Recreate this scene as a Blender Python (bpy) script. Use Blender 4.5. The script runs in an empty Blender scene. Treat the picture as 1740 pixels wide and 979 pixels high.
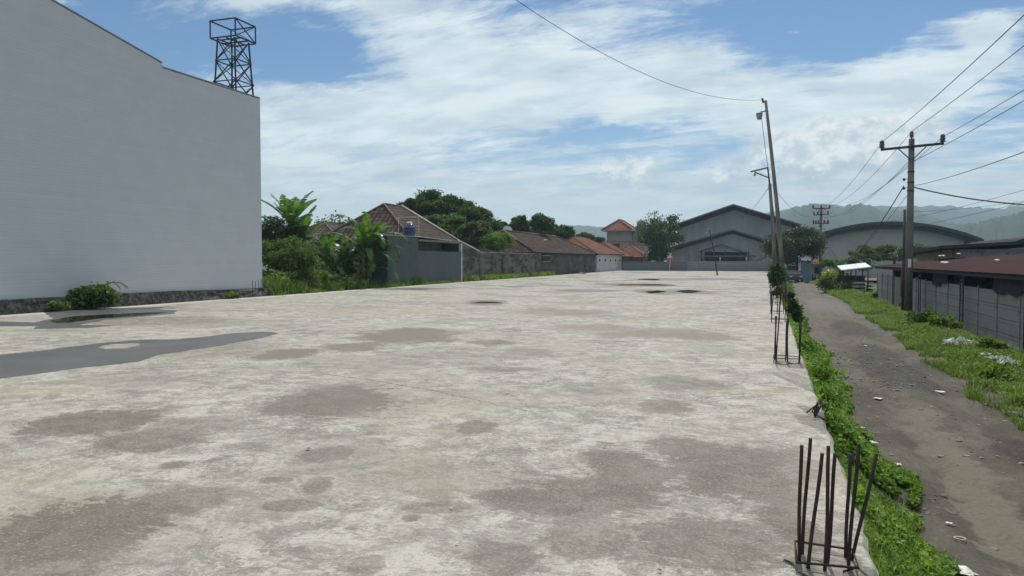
import bpy, math, random
import numpy as np
from mathutils import Vector, Matrix, Euler
R_ = math.radians
random.seed(4); RNG = np.random.default_rng(7)
sc = bpy.context.scene
COL = sc.collection
# ------------------------------------------------------------------ camera
CH = 1.6; YAW = R_(19.0); FPX = 1257.0; PITCH = math.atan(47.5/FPX)
cam = bpy.data.cameras.new('camera'); co = bpy.data.objects.new('camera', cam); COL.objects.link(co)
cam.sensor_width = 36; cam.lens = FPX/1740*36; cam.clip_end = 9000; cam.clip_start = .05
co.location = (0, 0, CH); co.rotation_euler = (math.pi/2-PITCH, 0, YAW); sc.camera = co
# ------------------------------------------------------------------ exposure
sc.view_settings.view_transform = 'Standard'; sc.view_settings.look = 'None'
sc.view_settings.gamma = 1; sc.view_settings.use_curve_mapping = False
sc.view_settings.exposure = 0.03
sc.render.engine = 'CYCLES'
sc.cycles.use_denoising = True
sc.cycles.max_bounces = 7; sc.cycles.diffuse_bounces = 3; sc.cycles.glossy_bounces = 3
sc.cycles.transmission_bounces = 4; sc.cycles.transparent_max_bounces = 8; sc.cycles.volume_bounces = 1
sc.cycles.use_fast_gi = False
# ------------------------------------------------------------------ sun and sky
SUN_EL = R_(53); SUN_AZ = R_(-3)            # azimuth from +Y towards +X
sd = Vector((math.sin(SUN_AZ)*math.cos(SUN_EL), math.cos(SUN_AZ)*math.cos(SUN_EL), math.sin(SUN_EL)))
sl = bpy.data.lights.new('sun', 'SUN'); sl.energy = 3.3; sl.angle = R_(.6); sl.color = (1, .955, .88)
so = bpy.data.objects.new('sun', sl); COL.objects.link(so); so.rotation_euler = sd.to_track_quat('Z', 'Y').to_euler()
so.location = (0, 0, 60)

class NT:
    """small node-tree writer"""
    def __init__(s, tree): s.t = tree; s.n = tree.nodes; s.l = tree.links
    def new(s, typ, **kw):
        n = s.n.new(typ)
        for k, v in kw.items(): setattr(n, k, v)
        return n
    def put(s, sock, v):
        if isinstance(v, bpy.types.NodeSocket): s.l.new(v, sock)
        elif v is not None:
            try: sock.default_value = v
            except Exception: sock.default_value = (v, v, v) if not hasattr(v, '__len__') else (*v, 1)
    def m(s, op, a, b=None, c=None, clamp=False):
        n = s.new('ShaderNodeMath', operation=op); n.use_clamp = clamp
        s.put(n.inputs[0], a)
        if b is not None: s.put(n.inputs[1], b)
        if c is not None: s.put(n.inputs[2], c)
        return n.outputs[0]
    def vm(s, op, a, b=None):
        n = s.new('ShaderNodeVectorMath', operation=op); s.put(n.inputs[0], a)
        if b is not None: s.put(n.inputs[1], b)
        return n.outputs['Value'] if op in ('LENGTH', 'DOT_PRODUCT', 'DISTANCE') else n.outputs[0]
    def sstep(s, v, a, b, lo=0., hi=1.):
        n = s.new('ShaderNodeMapRange', interpolation_type='SMOOTHSTEP')
        s.put(n.inputs[0], v); s.put(n.inputs[1], a); s.put(n.inputs[2], b); s.put(n.inputs[3], lo); s.put(n.inputs[4], hi)
        return n.outputs[0]
    def noise(s, vec, scale, detail=5, rough=.6, dist=0., col=False):
        n = s.new('ShaderNodeTexNoise'); s.put(n.inputs['Vector'], vec)
        n.inputs['Scale'].default_value = scale; n.inputs['Detail'].default_value = detail
        n.inputs['Roughness'].default_value = rough; n.inputs['Distortion'].default_value = dist
        return n.outputs['Color'] if col else n.outputs['Fac']
    def mix(s, f, a, b, mode='MIX'):
        n = s.new('ShaderNodeMix', data_type='RGBA', blend_type=mode)
        s.put(n.inputs[0], f); s.put(n.inputs[6], a); s.put(n.inputs[7], b)
        return n.outputs[2]
    def mapping(s, vec, loc=(0,0,0), rot=(0,0,0), scale=(1,1,1)):
        n = s.new('ShaderNodeMapping'); s.put(n.inputs[0], vec)
        n.inputs[1].default_value = loc; n.inputs[2].default_value = rot; n.inputs[3].default_value = scale
        return n.outputs[0]
    def bump(s, h, strength=.3, dist=.02):
        n = s.new('ShaderNodeBump'); n.inputs['Strength'].default_value = strength
        n.inputs['Distance'].default_value = dist; s.put(n.inputs['Height'], h); return n.outputs[0]
    def xyz(s, v):
        n = s.new('ShaderNodeSeparateXYZ'); s.put(n.inputs[0], v); return n.outputs
    def comb(s, x, y, z):
        n = s.new('ShaderNodeCombineXYZ'); s.put(n.inputs[0], x); s.put(n.inputs[1], y); s.put(n.inputs[2], z); return n.outputs[0]

def C4(c): return (c[0], c[1], c[2], 1)
w = bpy.data.worlds.new('World'); sc.world = w; w.use_nodes = True
N = NT(w.node_tree); N.n.clear()
sky = N.new('ShaderNodeTexSky', sky_type='NISHITA'); sky.sun_disc = False
sky.sun_elevation = SUN_EL; sky.sun_rotation = SUN_AZ
sky.air_density = 1.0; sky.dust_density = .25; sky.ozone_density = 3.5; sky.altitude = 60
tc = N.new('ShaderNodeTexCoord').outputs['Generated']
dx, dy, dz = N.xyz(tc)
el = N.m('ARCSINE', dz)
az = N.m('ARCTAN2', dx, dy)                     # 0 on +Y, positive to +X
inv = N.m('DIVIDE', 1.0, N.m('ADD', N.m("MAXIMUM", dz, 0.), .19))
pl = N.comb(N.m('MULTIPLY', dx, inv), N.m('MULTIPLY', dy, inv), 0.)
def azel(px, py):
    a = math.atan((px-870)/FPX)
    return a-YAW, math.atan((442-py)/FPX*math.cos(a))
warp = N.noise(N.comb(N.m('MULTIPLY', az, 1.), N.m('MULTIPLY', el, 1.6), 0.), 5.5, 5, .6, 0, True)
wx, wy, wz = N.xyz(warp)
azw = N.m('ADD', az, N.m('MULTIPLY', N.m('SUBTRACT', wx, .5), .16))
elw = N.m('ADD', el, N.m('MULTIPLY', N.m('SUBTRACT', wy, .5), .10))
def blob(px, py, rx, ry, rot=0, amp=1., a_=None, e_=None):
    a0, e0 = azel(px, py); rx, ry = rx/FPX, ry/FPX
    da = N.m('SUBTRACT', azw if a_ is None else a_, a0); de = N.m('SUBTRACT', elw if e_ is None else e_, e0)
    c, s_ = math.cos(R_(rot)), math.sin(R_(rot))
    u = N.m('MULTIPLY', N.m('ADD', N.m('MULTIPLY', da, c), N.m('MULTIPLY', de, s_)), 1/rx)
    v = N.m('MULTIPLY', N.m('SUBTRACT', N.m('MULTIPLY', de, c), N.m('MULTIPLY', da, s_)), 1/ry)
    d = N.m('ADD', N.m('MULTIPLY', u, u), N.m('MULTIPLY', v, v))
    return N.m('MULTIPLY', N.m('POWER', 2.718, N.m('MULTIPLY', d, -1.)), amp)
def total(bl):
    o = bl[0]
    for b in bl[1:]: o = N.m('ADD', o, b)
    return o
# wispy high cloud: streaked noise plus where the banks and the blue gaps lie
st = N.noise(N.mapping(pl, rot=(0, 0, R_(28)), scale=(1., 2.6, 1)), 2.3, 9, .62, .35)
st2 = N.noise(N.mapping(pl, rot=(0, 0, R_(15)), scale=(1., 2.6, 1)), 7, 9, .68, .6)
cover = total([blob(740, 90, 200, 80, -25, .40), blob(1040, 120, 290, 85, -6, .44), blob(620, 215, 330, 80, 0, .36), blob(900, 190, 260, 60, 0, .2),
               blob(1420, 165, 220, 50, 8, .42), blob(1590, 110, 100, 50, 25, .40), blob(1690, 45, 34, 22, 30, .75), blob(1560, 260, 260, 60, 0, .2),
               blob(90, -20, 220, 30, -8, .3), blob(430, 2, 120, 20, 3, .34), blob(480, 165, 140, 40, 0, .3), blob(1360, 67, 34, 6, 0, .4), blob(330, 95, 60, 25, -20, .15),
               blob(230, 70, 190, 55, -6, -.50), blob(540, 85, 95, 45, 8, -.50), blob(1370, 50, 170, 50, -4, -.56),
               blob(1010, 238, 120, 22, 2, -.50), blob(1235, 262, 75, 26, 0, -.42), blob(1650, 80, 60, 30, 0, -.2), blob(830, 262, 160, 18, 0, -.14),
               blob(1690, 250, 110, 50, 10, -.2)])
low = N.sstep(el, .02, .20, .50, 0.)            # the pale bank above the horizon
dens = N.m('ADD', N.m('ADD', N.m('ADD', N.m('MULTIPLY', st, 1.15), N.m('MULTIPLY', st2, .85)), N.m('SUBTRACT', cover, .17)), low)
dens = N.m('ADD', dens, N.sstep(el, .42, .75, 0., .5))     # bright cloud added overhead, out of view, to lift the fill light
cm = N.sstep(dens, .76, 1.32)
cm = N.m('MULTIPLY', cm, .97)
# two heaps of cumulus
pn = N.noise(N.comb(N.m('MULTIPLY', az, 1.), N.m('MULTIPLY', el, 1.35), 0.), 26, 8, .6)
azc = N.m('ADD', az, N.m('MULTIPLY', N.m('SUBTRACT', pn, .5), .06)); elc = N.m('ADD', el, N.m('MULTIPLY', N.m('SUBTRACT', pn, .5), .09))
heaps = total([blob(1340, 250, 60, 26, 0, 1, azc, elc), blob(1420, 245, 90, 30, 4, 1.25, azc, elc), blob(1520, 222, 70, 24, 8, 1.15, azc, elc), blob(1230, 285, 60, 20, 0, .55, azc, elc),
               blob(1040, 288, 40, 20, 0, .65, azc, elc), blob(1090, 284, 38, 20, 0, .7, azc, elc), blob(1610, 280, 60, 22, 0, .35, azc, elc)])
hm = N.sstep(N.m('ADD', heaps, N.m('MULTIPLY', pn, .9)), .66, 1.25)
base = total([blob(1400, 288, 150, 18, 0, 1, azc, elc), blob(1070, 306, 60, 12, 0, .5, azc, elc), blob(1250, 310, 80, 14, 0, .3, azc, elc)])
skc = N.vm('MULTIPLY', sky.outputs[0], (.054, .068, .078))
hz = N.sstep(el, -.02, .24, .6, 0.)
CL = (.60, .685, .725)
skc = N.mix(hz, skc, C4((.47, .57, .64)))
tone = N.noise(N.mapping(pl, scale=(1, 1.6, 1)), 3.1, 5, .55)
ccol = N.mix(N.sstep(tone, .35, .65), C4((.56, .67, .74)), C4((.78, .87, .90)))
ccol = N.mix(N.sstep(el, .0, .17), C4((.58, .615, .63)), ccol)
ccol = N.mix(N.sstep(el, .42, .8), ccol, C4((.86, .89, .89)))  # brighter tone for the fill cloud added overhead
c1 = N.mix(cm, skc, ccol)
c1 = N.mix(N.m('MULTIPLY', N.m('MINIMUM', base, 1.), .6), c1, C4((.37, .45, .52)))
lit = N.sstep(N.noise(N.comb(az, N.m('MULTIPLY', el, 1.35), 0.), 42, 6, .6), .36, .62)
c2 = N.mix(N.m('MULTIPLY', hm, .85), c1, N.mix(lit, C4((.55, .62, .66)), C4((.86, .90, .90))))
bg = N.new('ShaderNodeBackground'); bg.inputs[1].default_value = 1.
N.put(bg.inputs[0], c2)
# sky texture and cloud both scaled to the same daylight; Background strength carries the physical scale
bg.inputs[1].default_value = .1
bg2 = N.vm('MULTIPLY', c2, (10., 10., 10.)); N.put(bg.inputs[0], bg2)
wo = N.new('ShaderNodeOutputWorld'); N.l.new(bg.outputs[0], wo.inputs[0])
w.cycles.sampling_method = 'MANUAL'; w.cycles.sample_map_resolution = 512

# ------------------------------------------------------------------ placing
cy, sy = math.cos(YAW), math.sin(YAW); cp, sp = math.cos(PITCH), math.sin(PITCH)
Fw = Vector((-sy*cp, cy*cp, -sp)); Rt = Vector((cy, sy, 0)); Up = Rt.cross(Fw)
CAM = Vector((0, 0, CH))
def at(px, py, z=None, x=None, y=None, Z=None):
    """the world point seen at a photo pixel on a plane (z=, x=, y= world planes; Z= depth)"""
    d = Fw + Rt*((px-870)/FPX) + Up*((489.5-py)/FPX)
    if z is not None: t = (z-CH)/d.z
    elif x is not None: t = x/d.x
    elif y is not None: t = y/d.y
    else: t = Z/(d.x*-sy + d.y*cy)
    return CAM + d*t
# ------------------------------------------------------------------ objects
def tag(o, label=None, cat=None, group=None, kind=None):
    if label: o['label'] = label
    if cat: o['category'] = cat
    if group: o['group'] = group
    if kind: o['kind'] = kind
    return o
def link(name, me, mat, parent=None):
    o = bpy.data.objects.new(name, me); COL.objects.link(o)
    for m in (mat if isinstance(mat, (list, tuple)) else [mat]): me.materials.append(m)
    if parent: o.parent = parent
    return o
def empty(name, loc, rz=0, **kw):
    o = bpy.data.objects.new(name, None); COL.objects.link(o); o.location = loc; o.rotation_euler.z = rz
    o.empty_display_size = .3
    return tag(o, **kw)
def copy_tree(o, parent=None):
    c = o.copy(); COL.objects.link(c); c.parent = parent
    for ch in o.children: copy_tree(ch, c)
    return c
def npmesh(name, V, F, smooth=False):
    """vectorised mesh: F is an (n,k) array"""
    V = np.asarray(V, dtype=np.float32); F = np.asarray(F, dtype=np.int32); k = F.shape[1]
    me = bpy.data.meshes.new(name)
    me.vertices.add(len(V)); me.vertices.foreach_set('co', V.ravel())
    me.loops.add(F.size); me.loops.foreach_set('vertex_index', F.ravel())
    me.polygons.add(len(F)); me.polygons.foreach_set('loop_start', np.arange(0, F.size, k, dtype=np.int32))
    me.polygons.foreach_set('loop_total', np.full(len(F), k, dtype=np.int32))
    me.polygons.foreach_set('use_smooth', np.full(len(F), smooth))
    me.update(calc_edges=True); me.validate(); return me
class MB:
    def __init__(s): s.v = []; s.f = []; s.sm = []; s.uv = []
    def add(s, vs, fs, smooth=False, uvs=None):
        o = len(s.v); s.v += [tuple(v) for v in vs]
        for i, f in enumerate(fs):
            s.f.append(tuple(o+k for k in f)); s.sm.append(smooth); s.uv.append(uvs[i] if uvs else None)
        return s
    def box(s, x0, y0, z0, x1, y1, z1):
        v = [(x, y, z) for z in (z0, z1) for y in (y0, y1) for x in (x0, x1)]
        return s.add(v, [(0,2,3,1), (4,5,7,6), (0,1,5,4), (2,6,7,3), (0,4,6,2), (1,3,7,5)])
    def obox(s, c, size, rot=(0,0,0)):
        m = Euler(rot).to_matrix(); h = Vector(size)/2
        v = [Vector(c)+m @ Vector((h.x*a, h.y*b, h.z*d)) for d in (-1,1) for b in (-1,1) for a in (-1,1)]
        return s.add(v, [(0,2,3,1), (4,5,7,6), (0,1,5,4), (2,6,7,3), (0,4,6,2), (1,3,7,5)])
    def beam(s, a, b, wd=.05, hd=None):
        a = Vector(a); b = Vector(b); d = b-a; q = d.to_track_quat('X', 'Z').to_matrix(); hd = hd or wd; L = d.length
        v = [a+q @ Vector((L*(i), wd/2*j, hd/2*k)) for k in (-1,1) for j in (-1,1) for i in (0,1)]
        return s.add(v, [(0,2,3,1), (4,5,7,6), (0,1,5,4), (2,6,7,3), (0,4,6,2), (1,3,7,5)])
    def tube(s, pts, r, n=8, cap=True, smooth=True):
        pts = [Vector(p) for p in pts]; rs = r if hasattr(r, '__len__') else [r]*len(pts)
        vs = []; fs = []
        ref = Vector((0, 0, 1)) if abs((pts[-1]-pts[0]).normalized().z) < .9 else Vector((1, 0, 0))
        for i, p in enumerate(pts):
            t = (pts[min(i+1, len(pts)-1)]-pts[max(i-1, 0)]).normalized()
            a = t.cross(ref).normalized(); b = t.cross(a)
            for k in range(n):
                th = 2*math.pi*k/n; vs.append(p+(a*math.cos(th)+b*math.sin(th))*rs[i])
        for i in range(len(pts)-1):
            for k in range(n):
                fs.append((i*n+k, i*n+(k+1) % n, (i+1)*n+(k+1) % n, (i+1)*n+k))
        s.add(vs, fs, smooth)
        if cap:
            o = len(s.v)-len(vs)
            s.f.append(tuple(o+k for k in range(n))[::-1]); s.sm.append(False); s.uv.append(None)
            s.f.append(tuple(o+(len(pts)-1)*n+k for k in range(n))); s.sm.append(False); s.uv.append(None)
        return s
    def lathe(s, c, prof, n=20):
        vs = [(c[0]+r*math.cos(2*math.pi*k/n), c[1]+r*math.sin(2*math.pi*k/n), c[2]+z) for r, z in prof for k in range(n)]
        fs = [(i*n+k, i*n+(k+1) % n, (i+1)*n+(k+1) % n, (i+1)*n+k) for i in range(len(prof)-1) for k in range(n)]
        return s.add(vs, fs, True)
    def prism_y(s, prof, y0, y1):
        """profile in (x,z), extruded along y"""
        n = len(prof); v = [(x, y0, z) for x, z in prof]+[(x, y1, z) for x, z in prof]
        return s.add(v, [tuple(range(n)), tuple(range(2*n-1, n-1, -1))]+[(i, i+n, (i+1) % n+n, (i+1) % n) for i in range(n)])
    def prism_x(s, prof, x0, x1):
        n = len(prof); v = [(x0, y, z) for y, z in prof]+[(x1, y, z) for y, z in prof]
        return s.add(v, [tuple(range(n-1, -1, -1)), tuple(range(n, 2*n))]+[(i, (i+1) % n, (i+1) % n+n, i+n) for i in range(n)])
    def build(s, name, mat, parent=None, off=None, smooth=None):
        me = bpy.data.meshes.new(name)
        vs = s.v if off is None else [(x-off[0], y-off[1], z-off[2]) for x, y, z in s.v]
        me.from_pydata(vs, [], s.f)
        me.polygons.foreach_set('use_smooth', [bool(x) if smooth is None else smooth for x in s.sm])
        if any(u is not None for u in s.uv):
            ul = me.uv_layers.new(name='UVMap'); i = 0
            for p, u in zip(me.polygons, s.uv):
                for k in range(p.loop_total):
                    ul.data[p.loop_start+k].uv = u[k] if u else (0, 0)
        me.update(); return link(name, me, mat, parent)

# ------------------------------------------------------------------ materials
MATS = {}
def mat(name, base, rough=.8, var=.18, scale=3., var2=None, bump=.0, bscale=40, spec=.3, metal=0., coord='Object', stretch=(1,1,1), dirt=None, dscale=1.2, dlo=.52, dhi=.66):
    if name in MATS: return MATS[name]
    m = bpy.data.materials.new(name); m.use_nodes = True; T = NT(m.node_tree); T.n.clear()
    g = T.new('ShaderNodeNewGeometry').outputs['Position'] if coord == 'World' else T.new('ShaderNodeTexCoord').outputs[coord]
    v = T.mapping(g, scale=stretch)
    a = T.noise(v, scale, 6, .62)
    dark = [c*(1-var) for c in base]; lite = [min(1, c*(1+var)) for c in base]
    if var2: lite = var2
    c = T.mix(T.sstep(a, .3, .7), C4(dark), C4(lite))
    if dirt: c = T.mix(T.sstep(T.noise(T.mapping(g, scale=stretch, loc=(3, 5, 1)), dscale, 7, .7), dlo, dhi), c, C4(dirt))
    b = T.new('ShaderNodeBsdfPrincipled'); T.put(b.inputs['Base Color'], c)
    b.inputs['Roughness'].default_value = rough; b.inputs['Specular IOR Level'].default_value = spec; b.inputs['Metallic'].default_value = metal
    if bump: T.put(b.inputs['Normal'], T.bump(T.noise(v, bscale, 4, .6), bump, .02))
    o = T.new('ShaderNodeOutputMaterial'); T.l.new(b.outputs[0], o.inputs[0]); MATS[name] = m; return m
def leafmat(name, cols, trans=.45, rough=.5, patch=1.2):
    """per-leaf colour between several greens, light passing through the blade"""
    if name in MATS: return MATS[name]
    m = bpy.data.materials.new(name); m.use_nodes = True; T = NT(m.node_tree); T.n.clear()
    g = T.new('ShaderNodeNewGeometry'); r = g.outputs['Random Per Island']
    ns = T.noise(T.new('ShaderNodeTexCoord').outputs['Object'], patch, 3, .5)
    f = T.m('ADD', T.m('MULTIPLY', r, .65), T.m('MULTIPLY', T.m('SUBTRACT', ns, .33), 1.1), clamp=True)
    ramp = T.new('ShaderNodeValToRGB'); T.put(ramp.inputs[0], f); e = ramp.color_ramp
    while len(e.elements) < len(cols): e.elements.new(.5)
    for i, c in enumerate(cols): e.elements[i].position = i/(len(cols)-1); e.elements[i].color = C4(c)
    b = T.new('ShaderNodeBsdfPrincipled'); T.put(b.inputs['Base Color'], ramp.outputs[0]); b.inputs['Roughness'].default_value = rough
    b.inputs['Specular IOR Level'].default_value = .22
    t = T.new('ShaderNodeBsdfTranslucent'); T.put(t.inputs[0], T.mix(1., ramp.outputs[0], C4((1.0, 1.15, .45)), 'MULTIPLY'))
    mx = T.new('ShaderNodeMixShader'); mx.inputs[0].default_value = trans
    T.l.new(b.outputs[0], mx.inputs[1]); T.l.new(t.outputs[0], mx.inputs[2])
    o = T.new('ShaderNodeOutputMaterial'); T.l.new(mx.outputs[0], o.inputs[0]); MATS[name] = m; return m
def tilemat(name, c1, c2, moss, mossamt=.5, cell=(.24, .30)):
    """clay pantiles: waves across, courses up the slope, in metres of UV"""
    if name in MATS: return MATS[name]
    m = bpy.data.materials.new(name); m.use_nodes = True; T = NT(m.node_tree); T.n.clear()
    uv = T.new('ShaderNodeTexCoord').outputs['UV']; u, v, _ = T.xyz(uv)
    un = T.m('DIVIDE', u, cell[0]); vn = T.m('DIVIDE', v, cell[1])
    fu = T.m('FRACT', un); fv = T.m('FRACT', vn)
    hu = T.m('SINE', T.m('MULTIPLY', fu, math.pi)); 
    h = T.m('ADD', T.m('MULTIPLY', hu, .6), T.m('MULTIPLY', T.m('SUBTRACT', 1., fv), .6))
    cellv = T.comb(T.m('FLOOR', un), T.m('FLOOR', vn), 0.)
    wn = T.new('ShaderNodeTexWhiteNoise'); T.put(wn.inputs['Vector'], cellv)
    c = T.mix(wn.outputs['Value'], C4(c1), C4(c2))
    mo = T.sstep(T.noise(uv, .9, 7, .7), .72-.35*mossamt, .92-.35*mossamt)
    c = T.mix(mo, c, C4(moss))
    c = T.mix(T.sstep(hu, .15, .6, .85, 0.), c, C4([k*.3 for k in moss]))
    c = T.mix(T.m('MULTIPLY', T.sstep(fv, .30, .05), .85), c, C4([k*.3 for k in moss]))     # channels darkened; gap shadow of each tile course painted into the colour
    b = T.new('ShaderNodeBsdfPrincipled'); T.put(b.inputs['Base Color'], c); b.inputs['Roughness'].default_value = .95; b.inputs['Specular IOR Level'].default_value = .08
    T.put(b.inputs['Normal'], T.bump(h, 1., .06))
    o = T.new('ShaderNodeOutputMaterial'); T.l.new(b.outputs[0], o.inputs[0]); MATS[name] = m; return m
def wallmat(name, base, stain, course=.2, blk=.4, rough=.9, streak=.5, line=.5, use='xz', lo=.5, hi=.75, base2=None, ms=.012, rs=(1.0, .75)):
    """masonry or render seen side on: courses, vertical run-off streaks, blotches"""
    if name in MATS: return MATS[name]
    m = bpy.data.materials.new(name); m.use_nodes = True; T = NT(m.node_tree); T.n.clear()
    p = T.new('ShaderNodeNewGeometry').outputs['Position']; x, y, z = T.xyz(p)
    h = T.m('ADD', x, y)
    v2 = T.comb(h, z, 0.)
    br = T.new('ShaderNodeTexBrick'); T.put(br.inputs['Vector'], v2)
    br.inputs['Scale'].default_value = 1; br.inputs['Brick Width'].default_value = blk; br.inputs['Row Height'].default_value = course
    br.inputs['Mortar Size'].default_value = ms; br.inputs['Mortar Smooth'].default_value = .6
    br.inputs['Color1'].default_value = C4(base); br.inputs['Color2'].default_value = C4([k*.82 for k in base]); br.inputs['Mortar'].default_value = C4([k*.6 for k in base])
    n0 = T.noise(v2, 1.1, 7, .65)
    flat = T.mix(T.sstep(n0, .3, .7), C4([k*(.95 if base2 else .86) for k in base]), C4(base2 or [min(1, k*1.1) for k in base]))
    c = T.mix(line, flat, br.outputs[0])
    run = T.noise(T.comb(T.m('MULTIPLY', h, rs[0]), T.m('MULTIPLY', z, rs[1]), 0.), 1.1, 9, .72)
    c = T.mix(T.m('MULTIPLY', T.sstep(run, lo, hi), streak), c, C4(stain))
    fine = T.noise(v2, 30, 4, .6)
    c = T.mix(T.m('MULTIPLY', T.sstep(fine, .35, .7), .22), c, C4(stain))
    b = T.new('ShaderNodeBsdfPrincipled'); T.put(b.inputs['Base Color'], c); b.inputs['Roughness'].default_value = rough; b.inputs['Specular IOR Level'].default_value = .2
    T.put(b.inputs['Normal'], T.bump(T.m('ADD', T.m('MULTIPLY', br.outputs['Fac'], -line), T.m('MULTIPLY', fine, .5)), .4, .02))
    o = T.new('ShaderNodeOutputMaterial'); T.l.new(b.outputs[0], o.inputs[0]); MATS[name] = m; return m
def ribmat(name, base, dirt, pitch=.2, axis='x', rough=.55, spec=.3, amt=.5, metal=0.):
    """ribbed sheet metal"""
    if name in MATS: return MATS[name]
    m = bpy.data.materials.new(name); m.use_nodes = True; T = NT(m.node_tree); T.n.clear()
    p = T.new('ShaderNodeNewGeometry').outputs['Position']; x, y, z = T.xyz(p)
    a = x if axis == 'x' else y
    f = T.m('SINE', T.m('MULTIPLY', a, 2*math.pi/pitch))
    sh = T.new('ShaderNodeTexWhiteNoise', noise_dimensions='1D'); T.put(sh.inputs['W'], T.m('FLOOR', T.m('DIVIDE', a, .9)))
    c = T.mix(sh.outputs['Value'], C4([k*.9 for k in base]), C4([k*1.1 for k in base]))
    n = T.noise(T.comb(T.m('MULTIPLY', a, 2.), T.m('MULTIPLY', (y if axis == 'x' else x), .3), T.m('MULTIPLY', z, .3)), 1., 7, .7)
    c = T.mix(T.m('MULTIPLY', T.sstep(n, .42, .72), amt), c, C4(dirt))
    b = T.new('ShaderNodeBsdfPrincipled'); T.put(b.inputs['Base Color'], c); b.inputs['Roughness'].default_value = rough
    b.inputs['Specular IOR Level'].default_value = spec; b.inputs['Metallic'].default_value = metal
    T.put(b.inputs['Normal'], T.bump(f, .5, .02))
    o = T.new('ShaderNodeOutputMaterial'); T.l.new(b.outputs[0], o.inputs[0]); MATS[name] = m; return m

M_conc = mat('raw_concrete', (.30, .295, .28), .9, .2, 3, bump=.4, bscale=30, dirt=(.12, .115, .10))
M_rust = mat('rusty_rebar', (.045, .034, .028), .8, .3, 20, bump=.4, bscale=90, spec=.3)
M_dark = mat('dark_steel', (.035, .036, .04), .55, .25, 6, spec=.4)
M_wire = mat('cable_rubber', (.03, .032, .035), .6, .1, 5)
M_glass = mat('dark_glass', (.02, .025, .03), .12, .2, 1, spec=.6)
M_white = mat('white_paint', (.70, .70, .68), .6, .08, 3, dirt=(.45, .44, .40))
M_bark = mat('bark', (.12, .10, .08), .9, .35, 8, bump=.6, bscale=30)
M_trash = mat('white_plastic', (.50, .50, .47), .45, .12, 12)
M_pole = mat('weathered_pole', (.20, .185, .16), .85, .3, 5, stretch=(1, 1, .15), bump=.4, bscale=50, dirt=(.10, .095, .085), dscale=2)
M_ceram = mat('brown_ceramic', (.09, .06, .05), .25, .2, 3, spec=.5)

# ------------------------------------------------------------------ noise fields for geometry
def vnoise(x, y, seed=0):
    x = np.asarray(x, float); y = np.asarray(y, float)
    xi = np.floor(x).astype(int); yi = np.floor(y).astype(int); xf = x-xi; yf = y-yi
    def h(a, b):
        n = (a*374761393+b*668265263+seed*982451653) & 0x7fffffff
        n = ((n ^ (n >> 13))*1274126177) & 0x7fffffff
        return ((n ^ (n >> 16)) & 0xffff)/65535.
    u = xf*xf*(3-2*xf); v = yf*yf*(3-2*yf)
    return (h(xi, yi)*(1-u)+h(xi+1, yi)*u)*(1-v)+(h(xi, yi+1)*(1-u)+h(xi+1, yi+1)*u)*v
def fbm(x, y, o=4, seed=0):
    s = 0; a = 1; t = 0
    for i in range(o): s = s+a*vnoise(np.asarray(x)*2**i, np.asarray(y)*2**i, seed+i*17); t += a; a *= .5
    return s/t
def sm(a, b, x): t = np.clip((np.asarray(x, float)-a)/(b-a), 0, 1); return t*t*(3-2*t)
def grid(name, xs, ys, zf, m, smooth=True, **kw):
    X, Y = np.meshgrid(xs, ys); Z = zf(X, Y); nx, ny = len(xs), len(ys)
    V = np.stack([X.ravel(), Y.ravel(), np.asarray(Z).ravel()], 1)
    i, j = np.meshgrid(np.arange(nx-1), np.arange(ny-1)); a = (j*nx+i).ravel()
    F = np.stack([a, a+1, a+1+nx, a+nx], 1)
    return tag(link(name, npmesh(name, V, F, smooth), m), **kw)

# ------------------------------------------------------------------ THE SETTING
RZ = -1.2                                     # level of the dirt road below the pavement
def gz(x, y):                                 # terrain height
    left = 1-sm(-14, -4, x)
    z = -1.6+1.54*left*(1-sm(150, 260, np.abs(y)))
    return z + .25*(fbm(x*.01, y*.01, 3, 5)-.5)*sm(150, 400, np.hypot(x, y))
gx = np.concatenate([-np.geomspace(2400, 32, 26), np.linspace(-30, 20, 26), np.geomspace(22, 2400, 26)])
gy = np.concatenate([-np.geomspace(2400, 22, 22), np.linspace(-20, 140, 40), np.geomspace(150, 2400, 24)])
Mg = mat('soil', (.13, .105, .075), .95, .3, .6, bump=.3, coord='World', dirt=(.045, .07, .025), dscale=.18, dlo=.40, dhi=.55)
grid('ground', gx, gy, gz, Mg, kind='structure', label='bare soil and rough grass around the lots')

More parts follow.
